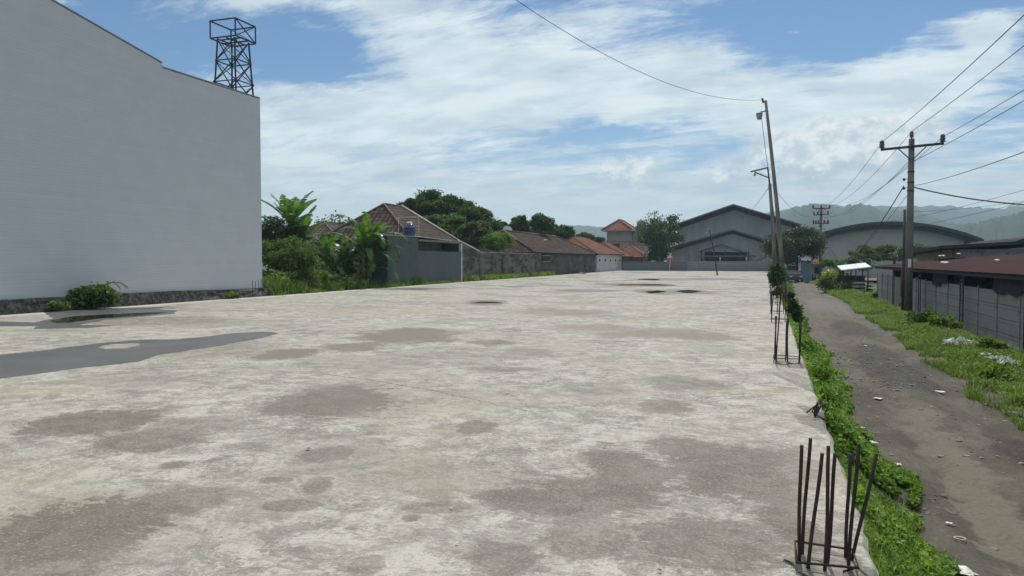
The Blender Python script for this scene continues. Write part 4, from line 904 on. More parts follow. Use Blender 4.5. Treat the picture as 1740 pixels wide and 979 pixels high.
# ------------------------------------------------------------------ trees at left and middle distance
TR = [(698, 352, 76, 20, 16, G_dark, 'small dark crown at the left shoulder of the tree group'), (727, 352, 78, 33, 28, G_dark, 'tallest round crown of the tree group behind the hip roof'),
      (762, 356, 76, 24, 28, G_dark, 'upright dark crown right of the tallest one'), (786, 366, 79, 22, 28, G_mid, 'pointed crown in the middle of the tree group'), (812, 378, 74, 32, 32, G_dark, 'broad rounded crown at the right end of the tree group'),
      (752, 388, 70, 40, 24, G_mid, 'lower mid green crown below the tallest one'), (800, 402, 68, 40, 22, G_olive, 'low spreading olive crown above the brick wall'),
      (853, 387, 92, 12, 9, G_dark, 'tiny dark crown behind the white dish'), (883, 384, 95, 17, 16, G_dark, 'round dark crown right of the white dish'), (920, 381, 92, 20, 16, G_dark, 'knobbly crown above the mossy roof'),
      (948, 396, 105, 26, 13, G_dark, 'low dark crown behind the mossy roof ridge'), (905, 398, 100, 22, 12, G_dark, 'dark crown filling the gap behind the mossy roof'), (990, 405, 128, 18, 9, G_dark, 'distant dark crown behind the red roof'), (1015, 409, 150, 14, 7, G_dark, 'most distant crown left of the two storey house')]
for k, (px, py, Z_, rx, ry, mm, lab) in enumerate(TR):
    tree(px, py, Z_, rx, ry, .3 if Z_ < 90 else .36, lab, m=mm, n=int(90*rx*ry/6)+900, lobes=18, seed=50+k, group='trees behind the brick wall and roofs')
tree(846, 413, 66, 27, 17, .2, 'bright green tree hanging over the brick wall', m=G_lite, n=3600, lobes=16, seed=70)
tree(1120, 398, 119, 33, 32, .34, 'tall dark tree right of the two storey house', ground=-1.2, m=G_dark, n=6500, lobes=26, seed=72, spread=.95)
tree(1118, 430, 121, 24, 22, .34, 'dark undergrowth tree filling the space below the tall dark tree', ground=-1.2, m=G_dark, n=3800, lobes=18, seed=73)
shr = at(1122, 448, Z=114); shrub((shr.x, shr.y, -1.2), 1.7, 2.6, .22, 'bright green bush behind the far wall next to the red sign', G_lite, 900, 'shrub', 74)

# ------------------------------------------------------------------ FAR: low wall, halls
M_farw = wallmat('far_wall_render', (.17, .185, .20), (.10, .105, .11), course=.2, blk=.4, streak=.5, line=.3)
M_farw2 = wallmat('far_wall_grey', (.25, .26, .27), (.15, .15, .15), course=.2, blk=.4, streak=.5, line=.25)
xa, xb, xc = wx(1058, 111.6), wx(1168, 111.6), wx(1312, 111.6)
f1 = empty('far_wall', ((xa+xb)/2, 111.7, 0), label='dark low wall at the far left end of the pavement', cat='wall')
mb = MB(); mb.box(xa, 111.5, -1.3, xb, 111.7, 1.28); mb.build('masonry', M_farw, f1, off=f1.location)
mb = MB(); mb.box(xa, 111.45, 1.283, xb, 111.75, 1.35); mb.build('coping', M_farw, f1, off=f1.location)
f2 = empty('far_wall', ((xc+xb)/2, 111.7, 0), label='grey low wall at the far end of the pavement in front of the big hall', cat='wall')
mb = MB(); mb.box(xb+.02, 111.55, -1.3, xc+.2, 111.75, 1.42); mb.build('masonry', M_farw2, f2, off=f2.location)
mb = MB()
for k in range(6): xx = xb+.3+(xc-xb-.6)*k/5; mb.box(xx, 111.5, -1.3, xx+.25, 111.8, 1.47)
mb.build('pier', M_farw2, f2, off=f2.location)
M_hall = ribmat('hall_cladding', (.42, .425, .42), (.31, .315, .315), .5, 'x', .65, .25, .5)
M_fascia = mat('dark_fascia', (.05, .052, .056), .95, .2, spec=.05); M_hroof = ribmat('hall_roof', (.16, .165, .17), (.11, .11, .115), .5, 'y', .9, .06)
def gable_hall(name, lab, Yw, depth, pxL, pxR, pyL, pxP, pyP, eave_over=1.2, band=.9, wallm=M_hall, fasc=M_fascia, base=-1.25, pyR=None, hood=1.6):
    """gable end towards the camera at world y = Yw"""
    L = at(pxL, pyL, y=Yw); Rr = at(pxR, pyR or pyL, y=Yw); Pk = at(pxP, pyP, y=Yw)
    r = empty(name, (Pk.x, Yw, base), label=lab, cat='hall'); o_ = r.location
    w_ = [(L.x, base), (L.x, L.z), (Pk.x, Pk.z), (Rr.x, Rr.z), (Rr.x, base)]
    MB().prism_y(w_, Yw, Yw+depth).build('wall', wallm, r, off=o_)
    k = eave_over; sl = (Pk.z-L.z)/(Pk.x-L.x); sr = (Pk.z-Rr.z)/(Rr.x-Pk.x)
    le = (L.x-k, L.z-k*sl); re = (Rr.x+k, Rr.z-k*sr); e = .12
    MB().prism_y([(le[0], le[1]+e), (Pk.x, Pk.z+e), (re[0], re[1]+e), (re[0], re[1]+e+.25), (Pk.x, Pk.z+e+.25), (le[0], le[1]+e+.25)], Yw-hood, Yw+depth).build('roof', M_hroof, r, off=o_)
    MB().prism_y([(le[0], le[1]+e-.5*band), (Pk.x, Pk.z+e-.5*band), (re[0], re[1]+e-.5*band), (re[0], re[1]+e-.02), (Pk.x, Pk.z+e-.02), (le[0], le[1]+e-.02)], Yw-.35, Yw-.03).build('barge_board', fasc, r, off=o_)
    return r, L, Rr, Pk
big, L, Rr, Pk = gable_hall('gable_hall', 'largest grey gabled hall at the far end', 160, 55, 1152, 1347, 384, 1247, 351.5, 1.5, 1.6, pyR=381, hood=3.2)
low, L2, R2, P2 = gable_hall('gable_hall', 'lower grey gabled hall in front of the largest one', 148, 11.5, 1141, 1325, 423, 1245, 393, 1.0, 1.2, pyR=417, hood=2.0)
for k in range(5):
    xx = L2.x+(R2.x-L2.x)*(k+1)/6
    MB().box(xx, 147.9, -1.2, xx+.12, 147.97, 2.8).build('downpipe', mat('downpipe', (.26, .27, .28), .6), low, off=low.location)
# porch in front
ph = empty('porch', (wx(1228, 140), 140, -1.25), label='low open porch with shallow gable roof in front of the lower grey hall', cat='porch')
A = at(1186, 427.5, y=140); B = at(1276, 429.5, y=140); Cp = at(1226, 414, y=140)
MB().prism_y([(A.x, A.z), (Cp.x, Cp.z), (B.x, B.z), (B.x, B.z+.18), (Cp.x, Cp.z+.18), (A.x, A.z+.18)], 139.4, 147).build('roof', mat('porch_roof', (.30, .29, .27), .8, .15), ph, off=ph.location)
MB().prism_y([(A.x+.6, A.z+.02), (Cp.x, Cp.z-.05), (B.x-.6, B.z+.02)], 139.9, 140.0).build('gable_panel', mat('porch_panel', (.27, .265, .25), .9, .1), ph, off=ph.location)
for px in (1192, 1206, 1232, 1258, 1272):
    x_ = wx(px, 140); MB().box(x_-.1, 139.9, -1.25, x_+.1, 140.1, A.z+.1).build('post', M_dark, ph, off=ph.location)
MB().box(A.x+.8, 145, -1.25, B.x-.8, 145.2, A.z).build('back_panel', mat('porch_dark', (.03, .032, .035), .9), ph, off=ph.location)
MB().box(wx(1184, 141), 139.7, at(1186, 436, y=140).z-.1, wx(1284, 141), 140.1, at(1186, 434, y=140).z).build('awning', mat('porch_awning', (.12, .125, .12), .8), ph, off=ph.location)
for k, px in enumerate((1223.5, 1268)):
    q = at(px, 444, y=139); o = MB().tube([(0, 0, 0), (0, 0, 1.0)], .09, 6).build('white_post', M_white); o.location = (q.x, 139, at(px, 443.5, y=139).z-.3)
    MB  # posts stand before the porch
    tag(o, ['short white post in front of the middle of the open porch', 'short white post at the right end of the open porch'][k], 'post')
# small lean roof right of the porch
sr_ = empty('lean_to', (wx(1290, 135), 135, -1.25), label='small dark lean-to roof beside the porch behind the far wall', cat='shed')
a_ = at(1285, 444, y=135); b_ = at(1312, 434, y=135); c_ = at(1330, 446, y=135)
MB().prism_y([(a_.x, a_.z), (b_.x, b_.z), (c_.x, c_.z), (c_.x, c_.z+.12), (b_.x, b_.z+.15), (a_.x, a_.z+.12)], 134, 139).build('roof', M_fascia, sr_, off=sr_.location)
MB().box(wx(1299, 135.5), 135.5, -1.25, wx(1328, 135.5), 138.5, a_.z-.1).build('wall', mat('lean_wall', (.30, .30, .28), .9, .15), sr_, off=sr_.location)
# red sign by the far wall
q = at(1137.5, 461, y=110.5)
rs_ = empty('red_sign', (q.x, 110.5, 0), label='small red board on a pale leaning post at the far dark wall', cat='sign')
MB().tube([(0, 0, -.05), (.12, 0, 1.75)], .07, 8).build('post', mat('pinkish_post', (.5, .42, .40), .8), rs_)
m_red = mat('faded_red', (.42, .10, .07), .7, .15)
MB().box(-.35, -.06, 1.3, .6, .02, 2.1).build('board', m_red, rs_); MB().box(-.3, -.08, 1.95, .4, -.065, 2.08).build('stripe', M_white, rs_)
# arched hall
ar = empty('arched_hall', (wx(1515, 135), 135, -1.3), label='wide hall with curved roof behind the utility pole', cat='hall')
def arc(dz_, x_in=0, n=28):
    pts = []
    for i in range(n+1):
        px = 1400+(1668-1400)*i/n; u = (px-1512)/(112 if px < 1512 else 156); py = 377+(394-377)*u*u if px < 1512 else 377+(407-377)*abs(u)**2.1
        q_ = at(px, py, y=135); pts.append((q_.x, q_.z-dz_))
    return pts
T0 = arc(0); T1 = arc(.55); T2 = arc(1.15)
MB().prism_y([(T1[0][0]+.3, -1.3)]+[(x_, z_) for x_, z_ in T2[:-3]]+[(T2[-4][0], -1.3)], 135.1, 175).build('wall', mat('arch_cladding', (.37, .36, .33), .8, .1, .5, coord='World'), ar, off=ar.location)
MB().prism_y(T0+T1[::-1], 133.6, 175).build('roof', mat('arch_roof', (.06, .07, .066), .9, .15, spec=.05), ar, off=ar.location)
mb = MB(); mb.prism_y([(x_, z_-.05) for x_, z_ in T1]+[(x_, z_) for x_, z_ in T2[::-1]], 134.2, 134.9); mb.build('fascia', mat('arch_fascia', (.05, .065, .06), .8, .2), ar, off=ar.location)
for x_ in (T2[-1][0]-.2, T2[-1][0]-2.6): MB().box(x_, 134.3, -1.3, x_+.2, 134.5, T2[-1][1]).build('post', M_dark, ar, off=ar.location)
MB().prism_y([(T2[-1][0]-3.0, T2[-1][1]-.9), (T2[-1][0]+.2, T2[-1][1]-.9), (T2[-1][0]+.2, T2[-1][1]-.75), (T2[-1][0]-3.0, T2[-1][1]-.75)], 134.25, 134.6).build('tie_beam', M_dark, ar, off=ar.location)

# ------------------------------------------------------------------ RIGHT: shed with red roof, panel fence
shd = empty('long_shed', (9, 34, -1.3), label='long open shed with dark red sheet roof along the dirt road', cat='shed')
M_redroof = ribmat('red_sheet', (.046, .017, .020), (.026, .018, .020), .5, 'y', .9, .06, .8)
ya, yb = 10., 57.; EX, EZ = 7.05, 1.18; RX, RZ2 = 11.4, 2.2
MB().add([(EX, ya, EZ), (EX, yb, EZ), (RX, yb-3.0, RZ2-.45), (RX, ya, RZ2), (EX, ya, EZ-.03), (EX, yb, EZ-.03), (RX, yb-3, RZ2-.48), (RX, ya, RZ2-.03)],
         [(0,3,2,1), (4,5,6,7), (0,1,5,4), (1,2,6,5), (2,3,7,6), (3,0,4,7)]).build('roof', M_redroof, shd, off=shd.location)
MB().add([(RX+.01, ya, RZ2), (RX+.01, yb-3, RZ2-.45), (RX+5, yb-3, EZ), (RX+5, ya, EZ), (RX+.01, ya, RZ2-.03), (RX+.01, yb-3, RZ2-.48), (RX+5, yb-3, EZ-.03), (RX+5, ya, EZ-.03)],
         [(0,3,2,1), (4,5,6,7), (0,1,5,4), (1,2,6,5), (2,3,7,6), (3,0,4,7)]).build('rear_roof', M_redroof, shd, off=shd.location)
MB().box(EX+.06, ya, EZ-.17, EX+.12, yb, EZ-.05).box(EX+.55, ya, EZ-.10, EX+.62, yb, EZ-.01).build('eave_beam', mat('dark_wood', (.05, .045, .04), .9), shd, off=shd.location)
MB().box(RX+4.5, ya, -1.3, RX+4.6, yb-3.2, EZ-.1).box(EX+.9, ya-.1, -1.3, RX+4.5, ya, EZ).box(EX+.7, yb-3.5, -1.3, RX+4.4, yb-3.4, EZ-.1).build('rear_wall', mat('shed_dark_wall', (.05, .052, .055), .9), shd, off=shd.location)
for yy in (20.6, 24.9, 32.6, 41, 49):                           # ladder-like steel columns
    mb = MB(); mb.box(7.16, yy, -1.35, 7.2, yy+.05, EZ-.18); mb.box(7.16, yy+.5, -1.35, 7.2, yy+.55, EZ-.18)
    for k in range(5): mb.box(7.17, yy+.05, -1.0+k*.45, 7.19, yy+.5, -.96+k*.45)
    mb.build('steel_column', M_dark, shd, off=shd.location)
# cloth screens hanging under the eave
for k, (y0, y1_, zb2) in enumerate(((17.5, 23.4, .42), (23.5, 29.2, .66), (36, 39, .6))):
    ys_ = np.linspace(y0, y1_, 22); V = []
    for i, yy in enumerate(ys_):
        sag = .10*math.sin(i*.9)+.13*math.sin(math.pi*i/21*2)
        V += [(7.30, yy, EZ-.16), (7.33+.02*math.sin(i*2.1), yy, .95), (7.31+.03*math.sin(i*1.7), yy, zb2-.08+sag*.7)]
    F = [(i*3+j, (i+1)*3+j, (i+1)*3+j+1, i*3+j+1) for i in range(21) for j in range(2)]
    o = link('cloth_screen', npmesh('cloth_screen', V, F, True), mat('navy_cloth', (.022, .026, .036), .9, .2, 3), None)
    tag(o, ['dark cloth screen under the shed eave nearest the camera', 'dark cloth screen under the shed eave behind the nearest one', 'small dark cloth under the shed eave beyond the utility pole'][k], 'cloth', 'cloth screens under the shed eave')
pfn = empty('panel_fence', (7.4, 30, -1.3), label='precast concrete panel fence under the eave of the red roofed shed', cat='fence')
M_panel = wallmat('precast_panel', (.33, .325, .305), (.16, .155, .14), course=.475, blk=40, streak=.5, line=.55, lo=.45, hi=.7, ms=.028)
yy = 7.4; k = 0
proto_post = MB().box(-.035, -.05, 0, .05, .05, 2.0).build('post', M_conc, pfn)
pm = MB()
for j in range(4): pm.box(.004*(j % 2), .052, .02+j*.475, .045, 2.348, .478+j*.475)
proto_panel = pm.build('panel', M_panel, pfn)
proto_post.location = (0, yy-30, 0); proto_panel.location = (0, yy-30, 0)
yy += 2.4
while yy < 57:
    for src in (proto_post, proto_panel):
        c_ = src.copy(); COL.objects.link(c_); c_.parent = pfn; c_.location = (0, yy-30, random.uniform(-.04, .02))
    yy += 2.4
c_ = proto_post.copy(); COL.objects.link(c_); c_.parent = pfn; c_.location = (0, yy-30, 0)
# rubbish on the roof
for k, (px, py, sz) in enumerate([(1605, 447.5, .28), (1597.5, 436.2, .16), (1602.5, 435.8, .16), (1629, 432.5, .16), (1694, 444, .14)]):
    Pp = at(px, py, Z=33); d_ = (Pp-CAM)
    # point of the roof plane along this line of sight
    n_ = Vector((-(RZ2-EZ), 0, RX-EX)).normalized(); t_ = (Vector((EX, 30, EZ))-CAM).dot(n_)/d_.dot(n_); Q = CAM+d_*t_
    if not (7 < Q.x < 11.4 and 10 < Q.y < 54): continue
    o = MB().obox((0, 0, .04), (sz*.7, sz*1.4, .05), (.1, -.2, .4)).obox((.05, sz*.3, .06), (sz*.4, sz*.5, .06), (.3, .1, 1)).build('roof_litter', M_trash); o.location = Q
    tag(o, ['largest white scrap on the red roof', 'white scrap near the ridge of the red roof, left one', 'white scrap near the ridge of the red roof, second from left', 'white scrap near the ridge of the red roof, right one', 'pale scrap on the near part of the red roof'][k], 'litter', 'scraps on the red roof')
# factory behind the shed at the right edge
fb = empty('workshop', (22, 44, -1.3), label='grey workshop with dark flat roof line behind the red roofed shed', cat='building')
Yf = 52.
pa = at(1632, 421, y=Yf); pb = at(1780, 409, y=Yf)
MB().box(pa.x, Yf, -1.3, pb.x, Yf+14, pa.z-.1).build('wall', mat('workshop_wall', (.36, .34, .30), .9, .15, 1, dirt=(.16, .16, .15)), fb, off=fb.location)
MB().add([(pa.x-1.2, Yf-.6, pa.z-.08), (pb.x+1, Yf-.6, pb.z-.08), (pb.x+1, Yf+14, pb.z-.4), (pa.x-1.2, Yf+14, pa.z-.4), (pa.x-1.2, Yf-.6, pa.z+.12), (pb.x+1, Yf-.6, pb.z+.12), (pb.x+1, Yf+14, pb.z-.2), (pa.x-1.2, Yf+14, pa.z-.2)],
         [(0,3,2,1), (4,5,6,7), (0,1,5,4), (1,2,6,5), (2,3,7,6), (3,0,4,7)]).build('roof', M_fascia, fb, off=fb.location)
q1 = at(1608, 423, y=58); q2 = at(1668, 420, y=58)
ls = empty('low_shed', (q1.x, 58, -1.3), label='dark low shed between the workshop and the curved roof', cat='shed')
MB().box(q1.x, 58, -1.3, q2.x, 66, q1.z).build('wall', mat('rust_dark', (.06, .045, .042), .9), ls, off=ls.location); MB().box(q1.x-.4, 57.6, q1.z+.002, q2.x+.4, 66, q1.z+.15).build('roof', M_fascia, ls, off=ls.location)
bh = empty('barrel_roof_hall', (at(1750, 410, y=85).x, 85, -1.3), label='far barrel roofed hall at the right edge', cat='hall')
pc = at(1790, 442, y=85); rr_ = []
for i in range(15):
    t_ = math.pi*i/14; rr_.append((pc.x-3.4*math.cos(t_), at(1750, 419, y=85).z+.85*math.sin(t_)))
MB().prism_y(rr_+[(rr_[-1][0], -1.3), (rr_[0][0], -1.3)], 85, 105).build('wall', mat('barrel_wall', (.25, .25, .245), .9), bh, off=bh.location)
MB().prism_y([(x_, z_+.02) for x_, z_ in rr_]+[(x_+(x_-pc.x)*.04, z_+.22) for x_, z_ in rr_[::-1]], 84.4, 105).build('roof', M_fascia, bh, off=bh.location)
# end posts, awning, stored goods at the far end of the fence
q = at(1455, 466, y=66)
aw = empty('awning_shelter', (q.x, 66, -1.2), label='white sheet awning on dark posts at the far end of the shed', cat='shelter')
xL, xR = wx(1428, 66), wx(1478, 66); zA = at(1450, 459, y=66).z; zB = at(1475, 453.5, y=66).z
MB().add([(xL, 65, zA-.05), (xR, 65, zB-.05), (xR, 69, zB+.25), (xL, 69, zA+.25), (xL, 65, zA+.03), (xR, 65, zB+.03), (xR, 69, zB+.33), (xL, 69, zA+.33)], [(0,3,2,1), (4,5,6,7), (0,1,5,4), (1,2,6,5), (2,3,7,6), (3,0,4,7)]).build('sheet', mat('white_sheet_metal', (.72, .73, .74), .35, .06, 2, spec=.6), aw, off=aw.location)
for x_ in (xL+.2, (xL+xR)/2, xR-.2):
    for y_ in (65.2, 68.7): MB().box(x_-.04, y_, -1.25, x_+.04, y_+.08, zA).build('post', M_dark, aw, off=aw.location)
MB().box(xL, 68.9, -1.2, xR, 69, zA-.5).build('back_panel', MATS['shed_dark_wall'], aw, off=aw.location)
for k in range(4):
    q = at(1459+k*5, 477, y=64.3+.3*k); o = MB(); hh_ = .35+.12*k
    for j in range(4): o.obox((0, 0, .12+j*.27), (.9-.1*j, .7, .13), (0, 0, .2*j+k)); 
    o = o.build('stacked_sacks', [M_conc, M_white, M_dark, M_conc][k]); o.location = (q.x, q.y, -1.15)
    tag(o, ['grey sacks stacked under the white awning, first from the left', 'white sacks stacked under the awning', 'dark bundle stacked under the awning', 'grey sacks stacked at the right post of the awning'][k], 'sacks', 'goods stored under the awning')
# kiosk, car and barrel at the road end
q0, q1 = wx(1362.5, 104), wx(1379, 104)
ki = empty('kiosk', ((q0+q1)/2, 104, -1.2), label='small pale blue kiosk with rusty roof at the road end under the tree', cat='kiosk')
zk = at(1370, 446, y=104).z
MB().box(q0, 104, -1.25, q1, 106.4, zk).build('wall', mat('kiosk_wall', (.26, .31, .345), .8, .1, 1), ki, off=ki.location)
MB().add([(q0-.3, 103.6, zk+.25), (q1+.8, 103.6, zk-.15), (q1+.8, 107, zk-.15), (q0-.3, 107, zk+.25), (q0-.3, 103.6, zk+.33), (q1+.8, 103.6, zk-.07), (q1+.8, 107, zk-.07), (q0-.3, 107, zk+.33)], [(0,3,2,1), (4,5,6,7), (0,1,5,4), (1,2,6,5), (2,3,7,6), (3,0,4,7)]).build('roof', mat('rusty_roof', (.20, .13, .10), .9, .3), ki, off=ki.location)
q0, q1 = wx(1380, 112), wx(1398, 112)
k2 = empty('small_house', ((q0+q1)/2, 112, -1.2), label='small house with rusty tiles right behind the kiosk', cat='house')
MB().box(q0, 112, -1.25, q1, 117, 1.0).build('wall', MATS['lean_wall'], k2, off=k2.location)
hip_roof(k2, q0-.6, 111.4, q1+.6, 117.6, 1.0, 1.95, M_tile_red, ins=1.5, axis='x')
MB().box(q0+.3, 111.97, -.3, q0+1.1, 111.995, .6).build('window', M_glass, k2, off=k2.location)
q0, q1 = wx(1338, 118), wx(1361, 118)
k3 = empty('garage', ((q0+q1)/2, 118, -1.2), label='pale garage wall behind the parked car', cat='garage')
MB().box(q0-1, 118, -1.25, q1+1, 122, 1.35).build('wall', M_white, k3, off=k3.location); MB().box(q0, 117.95, -1.2, q1-.4, 117.985, .75).build('door', M_glass, k3, off=k3.location); MB().box(q0-1.3, 117.5, 1.352, q1+1.3, 122.3, 1.47).build('roof', M_fascia, k3, off=k3.location)
def car(loc, rz_, lab, col):
    r = empty('parked_car', loc, rz_, label=lab, cat='car'); M = mat('car_paint_'+lab[:4], col, .3, .05, 2, spec=.6)
    p_ = [(-2.0, .35), (-2.0, .85), (-1.2, .98), (-.6, 1.42), (1.2, 1.48), (1.8, 1.05), (2.05, .95), (2.05, .35)]
    b_ = MB(); b_.prism_x([(y_, z_) for y_, z_ in p_], -.84, .84); ob = b_.build('body', M, r); bv = ob.modifiers.new('b', 'BEVEL'); bv.width = .09; bv.segments = 3
    MB().box(-.68, -2.012, .98, .68, -1.99, .985).build('trim', M_dark, r)
    MB().add([(-.68, -1.17, 1.02), (.68, -1.17, 1.02), (.6, -.66, 1.40), (-.6, -.66, 1.40)], [(0,1,2,3)]).build('windscreen', M_glass, r)
    for s2 in (-1, 1): MB().box(s2*.846-.004, -.9, .98, s2*.846+.004, 1.3, 1.33).build('side_window', M_glass, r)
    for s2 in (-1, 1):
        MB().box(s2*.6-.16, -2.03, .68, s2*.6+.16, -1.985, .82).build('headlight', M_white, r)
        for yy_ in (-1.3, 1.3):
            wz_ = MB(); wz_.tube([(s2*.72, yy_, .32), (s2*.88, yy_, .32)], .32, 16); wo_ = wz_.build('wheel', M_dark, r)
            MB().tube([(s2*.885, yy_, .32), (s2*.892, yy_, .32)], .18, 12).build('rim', M_conc, wo_)
    return r
q = at(1352, 472, y=100.5); car((q.x-.3, 100.5, -1.2), R_(8), 'dark parked car in the shade at the road end left of the kiosk', (.05, .055, .06))
q = at(1382, 470, y=105); o = MB(); o.lathe((0, 0, 0), [(0, 0), (.3, 0), (.31, .3), (.29, .32), (.31, .34), (.31, .6), (.29, .62), (.3, .9), (.28, .92), (0, .9)], 16); o = o.build('barrel', Mtank); o.location = (q.x, 103.2, -1.2); tag(o, 'blue barrel right of the kiosk', 'barrel')
# ------------------------------------------------------------------ trees on the right
tree(1354, 417, 98, 46, 28, .34, 'broad dark tree with rusty leaf tips over the kiosk', ground=-1.2, m=G_red, n=13000, lobes=30, seed=81, trunk_px=1354, spread=.85)
tree(1338, 440, 97, 20, 14, .26, 'low hanging bough tree left of the broad rusty tree', ground=-1.2, m=G_dark, n=1700, lobes=10, seed=86)
tree(1520, 432, 73, 62, 17, .24, 'flat topped feathery olive tree behind the near utility pole', ground=-1.2, m=G_olive, n=7500, lobes=30, seed=82, flat=.5, spread=.95)
tree(1440, 450, 84, 46, 14, .24, 'low dark tree row in front of the arched hall', ground=-1.2, m=G_dark, n=3800, lobes=18, seed=83)
q = at(1418, 470, z=-1.15); 
q = at(1425, 472, y=72); banana((q.x, q.y, -1.15), 1.6, 7, 'banana plant beside the far end of the dirt road', 31, 1.7, .4, stems=3)
q = at(1405, 470, y=70); shrub((q.x, q.y, -1.15), 1.0, 1.7, .3, 'yellow leaved shrub at the verge near the far utility pole', G_yel, 420, 'shrub', 91)
q = at(1414, 470, y=69); shrub((q.x, q.y, -1.15), 1.3, 1.3, .2, 'dark shrub below the yellow leaved one', G_dark, 1500, 'shrub', 92)
q = at(1440, 474, y=65); shrub((q.x, q.y, -1.15), 1.1, 1.1, .16, 'dark bush before the white awning', G_mid, 1200, 'shrub', 93)
# timber slats screen around the banana plants
# ------------------------------------------------------------------ verge vegetation
rng = np.random.default_rng(12)
def verge_pts(n, y0, y1, lo, hi, dens, seed, up=0.):
    y = y0+(y1-y0)*rng.random(n)**1.7; u = rng.random(n); xr = road_r(y); x = xr+lo+(hi-xr-lo)*u
    k = fbm(x*.9, y*.6, 4, seed) > dens*(1-.6*u)+.02; x, y = x[k], y[k]
    return np.stack([x, y, rz(x, y)+up], 1)
P = verge_pts(95000, 8, 62, -.35, 6.8, .42, 61); vh_ = .05+.17*fbm(P[:, 0]*1.4, P[:, 1]*1.1, 4, 161)**1.6*2
tag(link('verge_grass', blade_mesh('verge_grass', P, vh_, .016, rng, .9), G_verge), 'green grass verge between the dirt road and the panel fence', 'grass', kind='stuff')
P = verge_pts(42000, 8, 70, .15, 6.9, .40, 66, .05)
P[:, 2] += rng.random(len(P))*.12
tag(link('verge_weeds', leaf_mesh('verge_weeds', P, .085, rng=rng, up=.8), G_lite), 'broad leaved weeds among the verge grass', 'weeds', kind='stuff')
P = np.concatenate([verge_pts(9000, 62, 100, -.3, 8.5, .42, 63)]); 
tag(link('far_verge_grass', blade_mesh('far_verge_grass', P, .3, .05, rng, .6), G_grass), 'grass on the verge at the far end of the road', 'grass', kind='stuff')
# leafy bank and creepers against the pavement edge
def bank(n, y0, y1, pw_=1.6):
    y = y0+(y1-y0)*rng.random(n)**pw_; u = rng.random(n)**1.1; L = road_l(y)
    wdt = (L-.50)*(.86+.4*(fbm(y*.8, y*0, 3, 71)-.5)*2); x = .53+wdt*u
    k = fbm(x*1.6, y*1.1, 4, 73) > .14+.12*sm(6, 11, y)+.20*u; x, y, u = x[k], y[k], u[k]
    z = rz(x, y)+.03+(.45*(1-u)**1.3)*rng.random(len(x))**.7*sm(.25, .6, fbm(y*.55, y*0, 3, 75))+.05*rng.random(len(x))
    return np.stack([x, y, z], 1)
P = bank(110000, 1.5, 45)
tag(link('bank_creepers', leaf_mesh('bank_creepers', P, .070, rng=rng, up=.9, aspect=.8), G_vine), 'bright green creepers covering the bank below the pavement edge', 'creepers', kind='stuff')
P = bank(22000, 25, 100, 1.2)
tag(link('far_creepers', leaf_mesh('far_creepers', P, .13, rng=rng, up=.8, aspect=.7), G_mid), 'creepers along the far part of the pavement edge', 'creepers', kind='stuff')
P = bank(9000, 1.5, 60, 1.3); 
tag(link('bank_grass', blade_mesh('bank_grass', P, .12, .010, rng, .7), G_grass), 'grass growing through the creepers on the bank', 'grass', kind='stuff')
# a shoot that hangs over the pavement's edge here and there
for k, (px, py, lab) in enumerate([(1388, 640, 'creeper tuft beside the second rebar cluster'), (1400, 690, 'creeper tuft by the bent rods'), (1365, 575, 'leafy tuft behind the second rebar cluster')]):
    q = at(px, py, x=.75); shrub((.8, q.y, -.45), .38, .42, .08, lab, G_vine, 480, 'creeper_tuft', 110+k, 'plant', stems=False)
# plants grown into the far rebar
q = at(1319, 500, x=.45); shrub((.45, 33.5, .0), .35, .5, .16, 'low climber on the far rebar', G_dark, 200, 'climber', 120, 'plant')
shrub((.5, 36, .15), .62, 1.5, .17, 'dark bushy climber wrapped round the far rebar beside the leaning pole', G_dark, 1500, 'climber', 121, 'plant')
shrub((.8, 25.5, -.75), .38, 1.35, .13, 'dark climber on the rods in front of the tall leaning pole', G_dark, 900, 'climber', 122, 'plant')
# broad cassava-like weeds by the utility pole
for k, (px, py, r, h_, lab) in enumerate([(1575, 553, .9, .55, 'broad leaved plant spreading at the foot of the near utility pole'), (1600, 562, .8, .5, 'broad leaved plant right of the near utility pole'), (1545, 520, .7, .5, 'bushy weed behind the near utility pole'), (1500, 505, .9, .5, 'bushy weed on the verge before the fence'),
        (1680, 600, .6, .38, 'leafy weed clump behind the white rubbish'), (1460, 490, .9, .5, 'bushy weed on the far verge'), (1700, 640, .55, .3, 'grassy weed clump right of the white rubbish')]):
    q = at(px, py, z=-1.0); shrub((q.x, q.y, float(rz(q.x, q.y))), r, h_, .15, lab, G_lite if k in (1, 4, 6) else G_mid, 900, 'broadleaf_weed', 130+k, 'weed', stems=False)
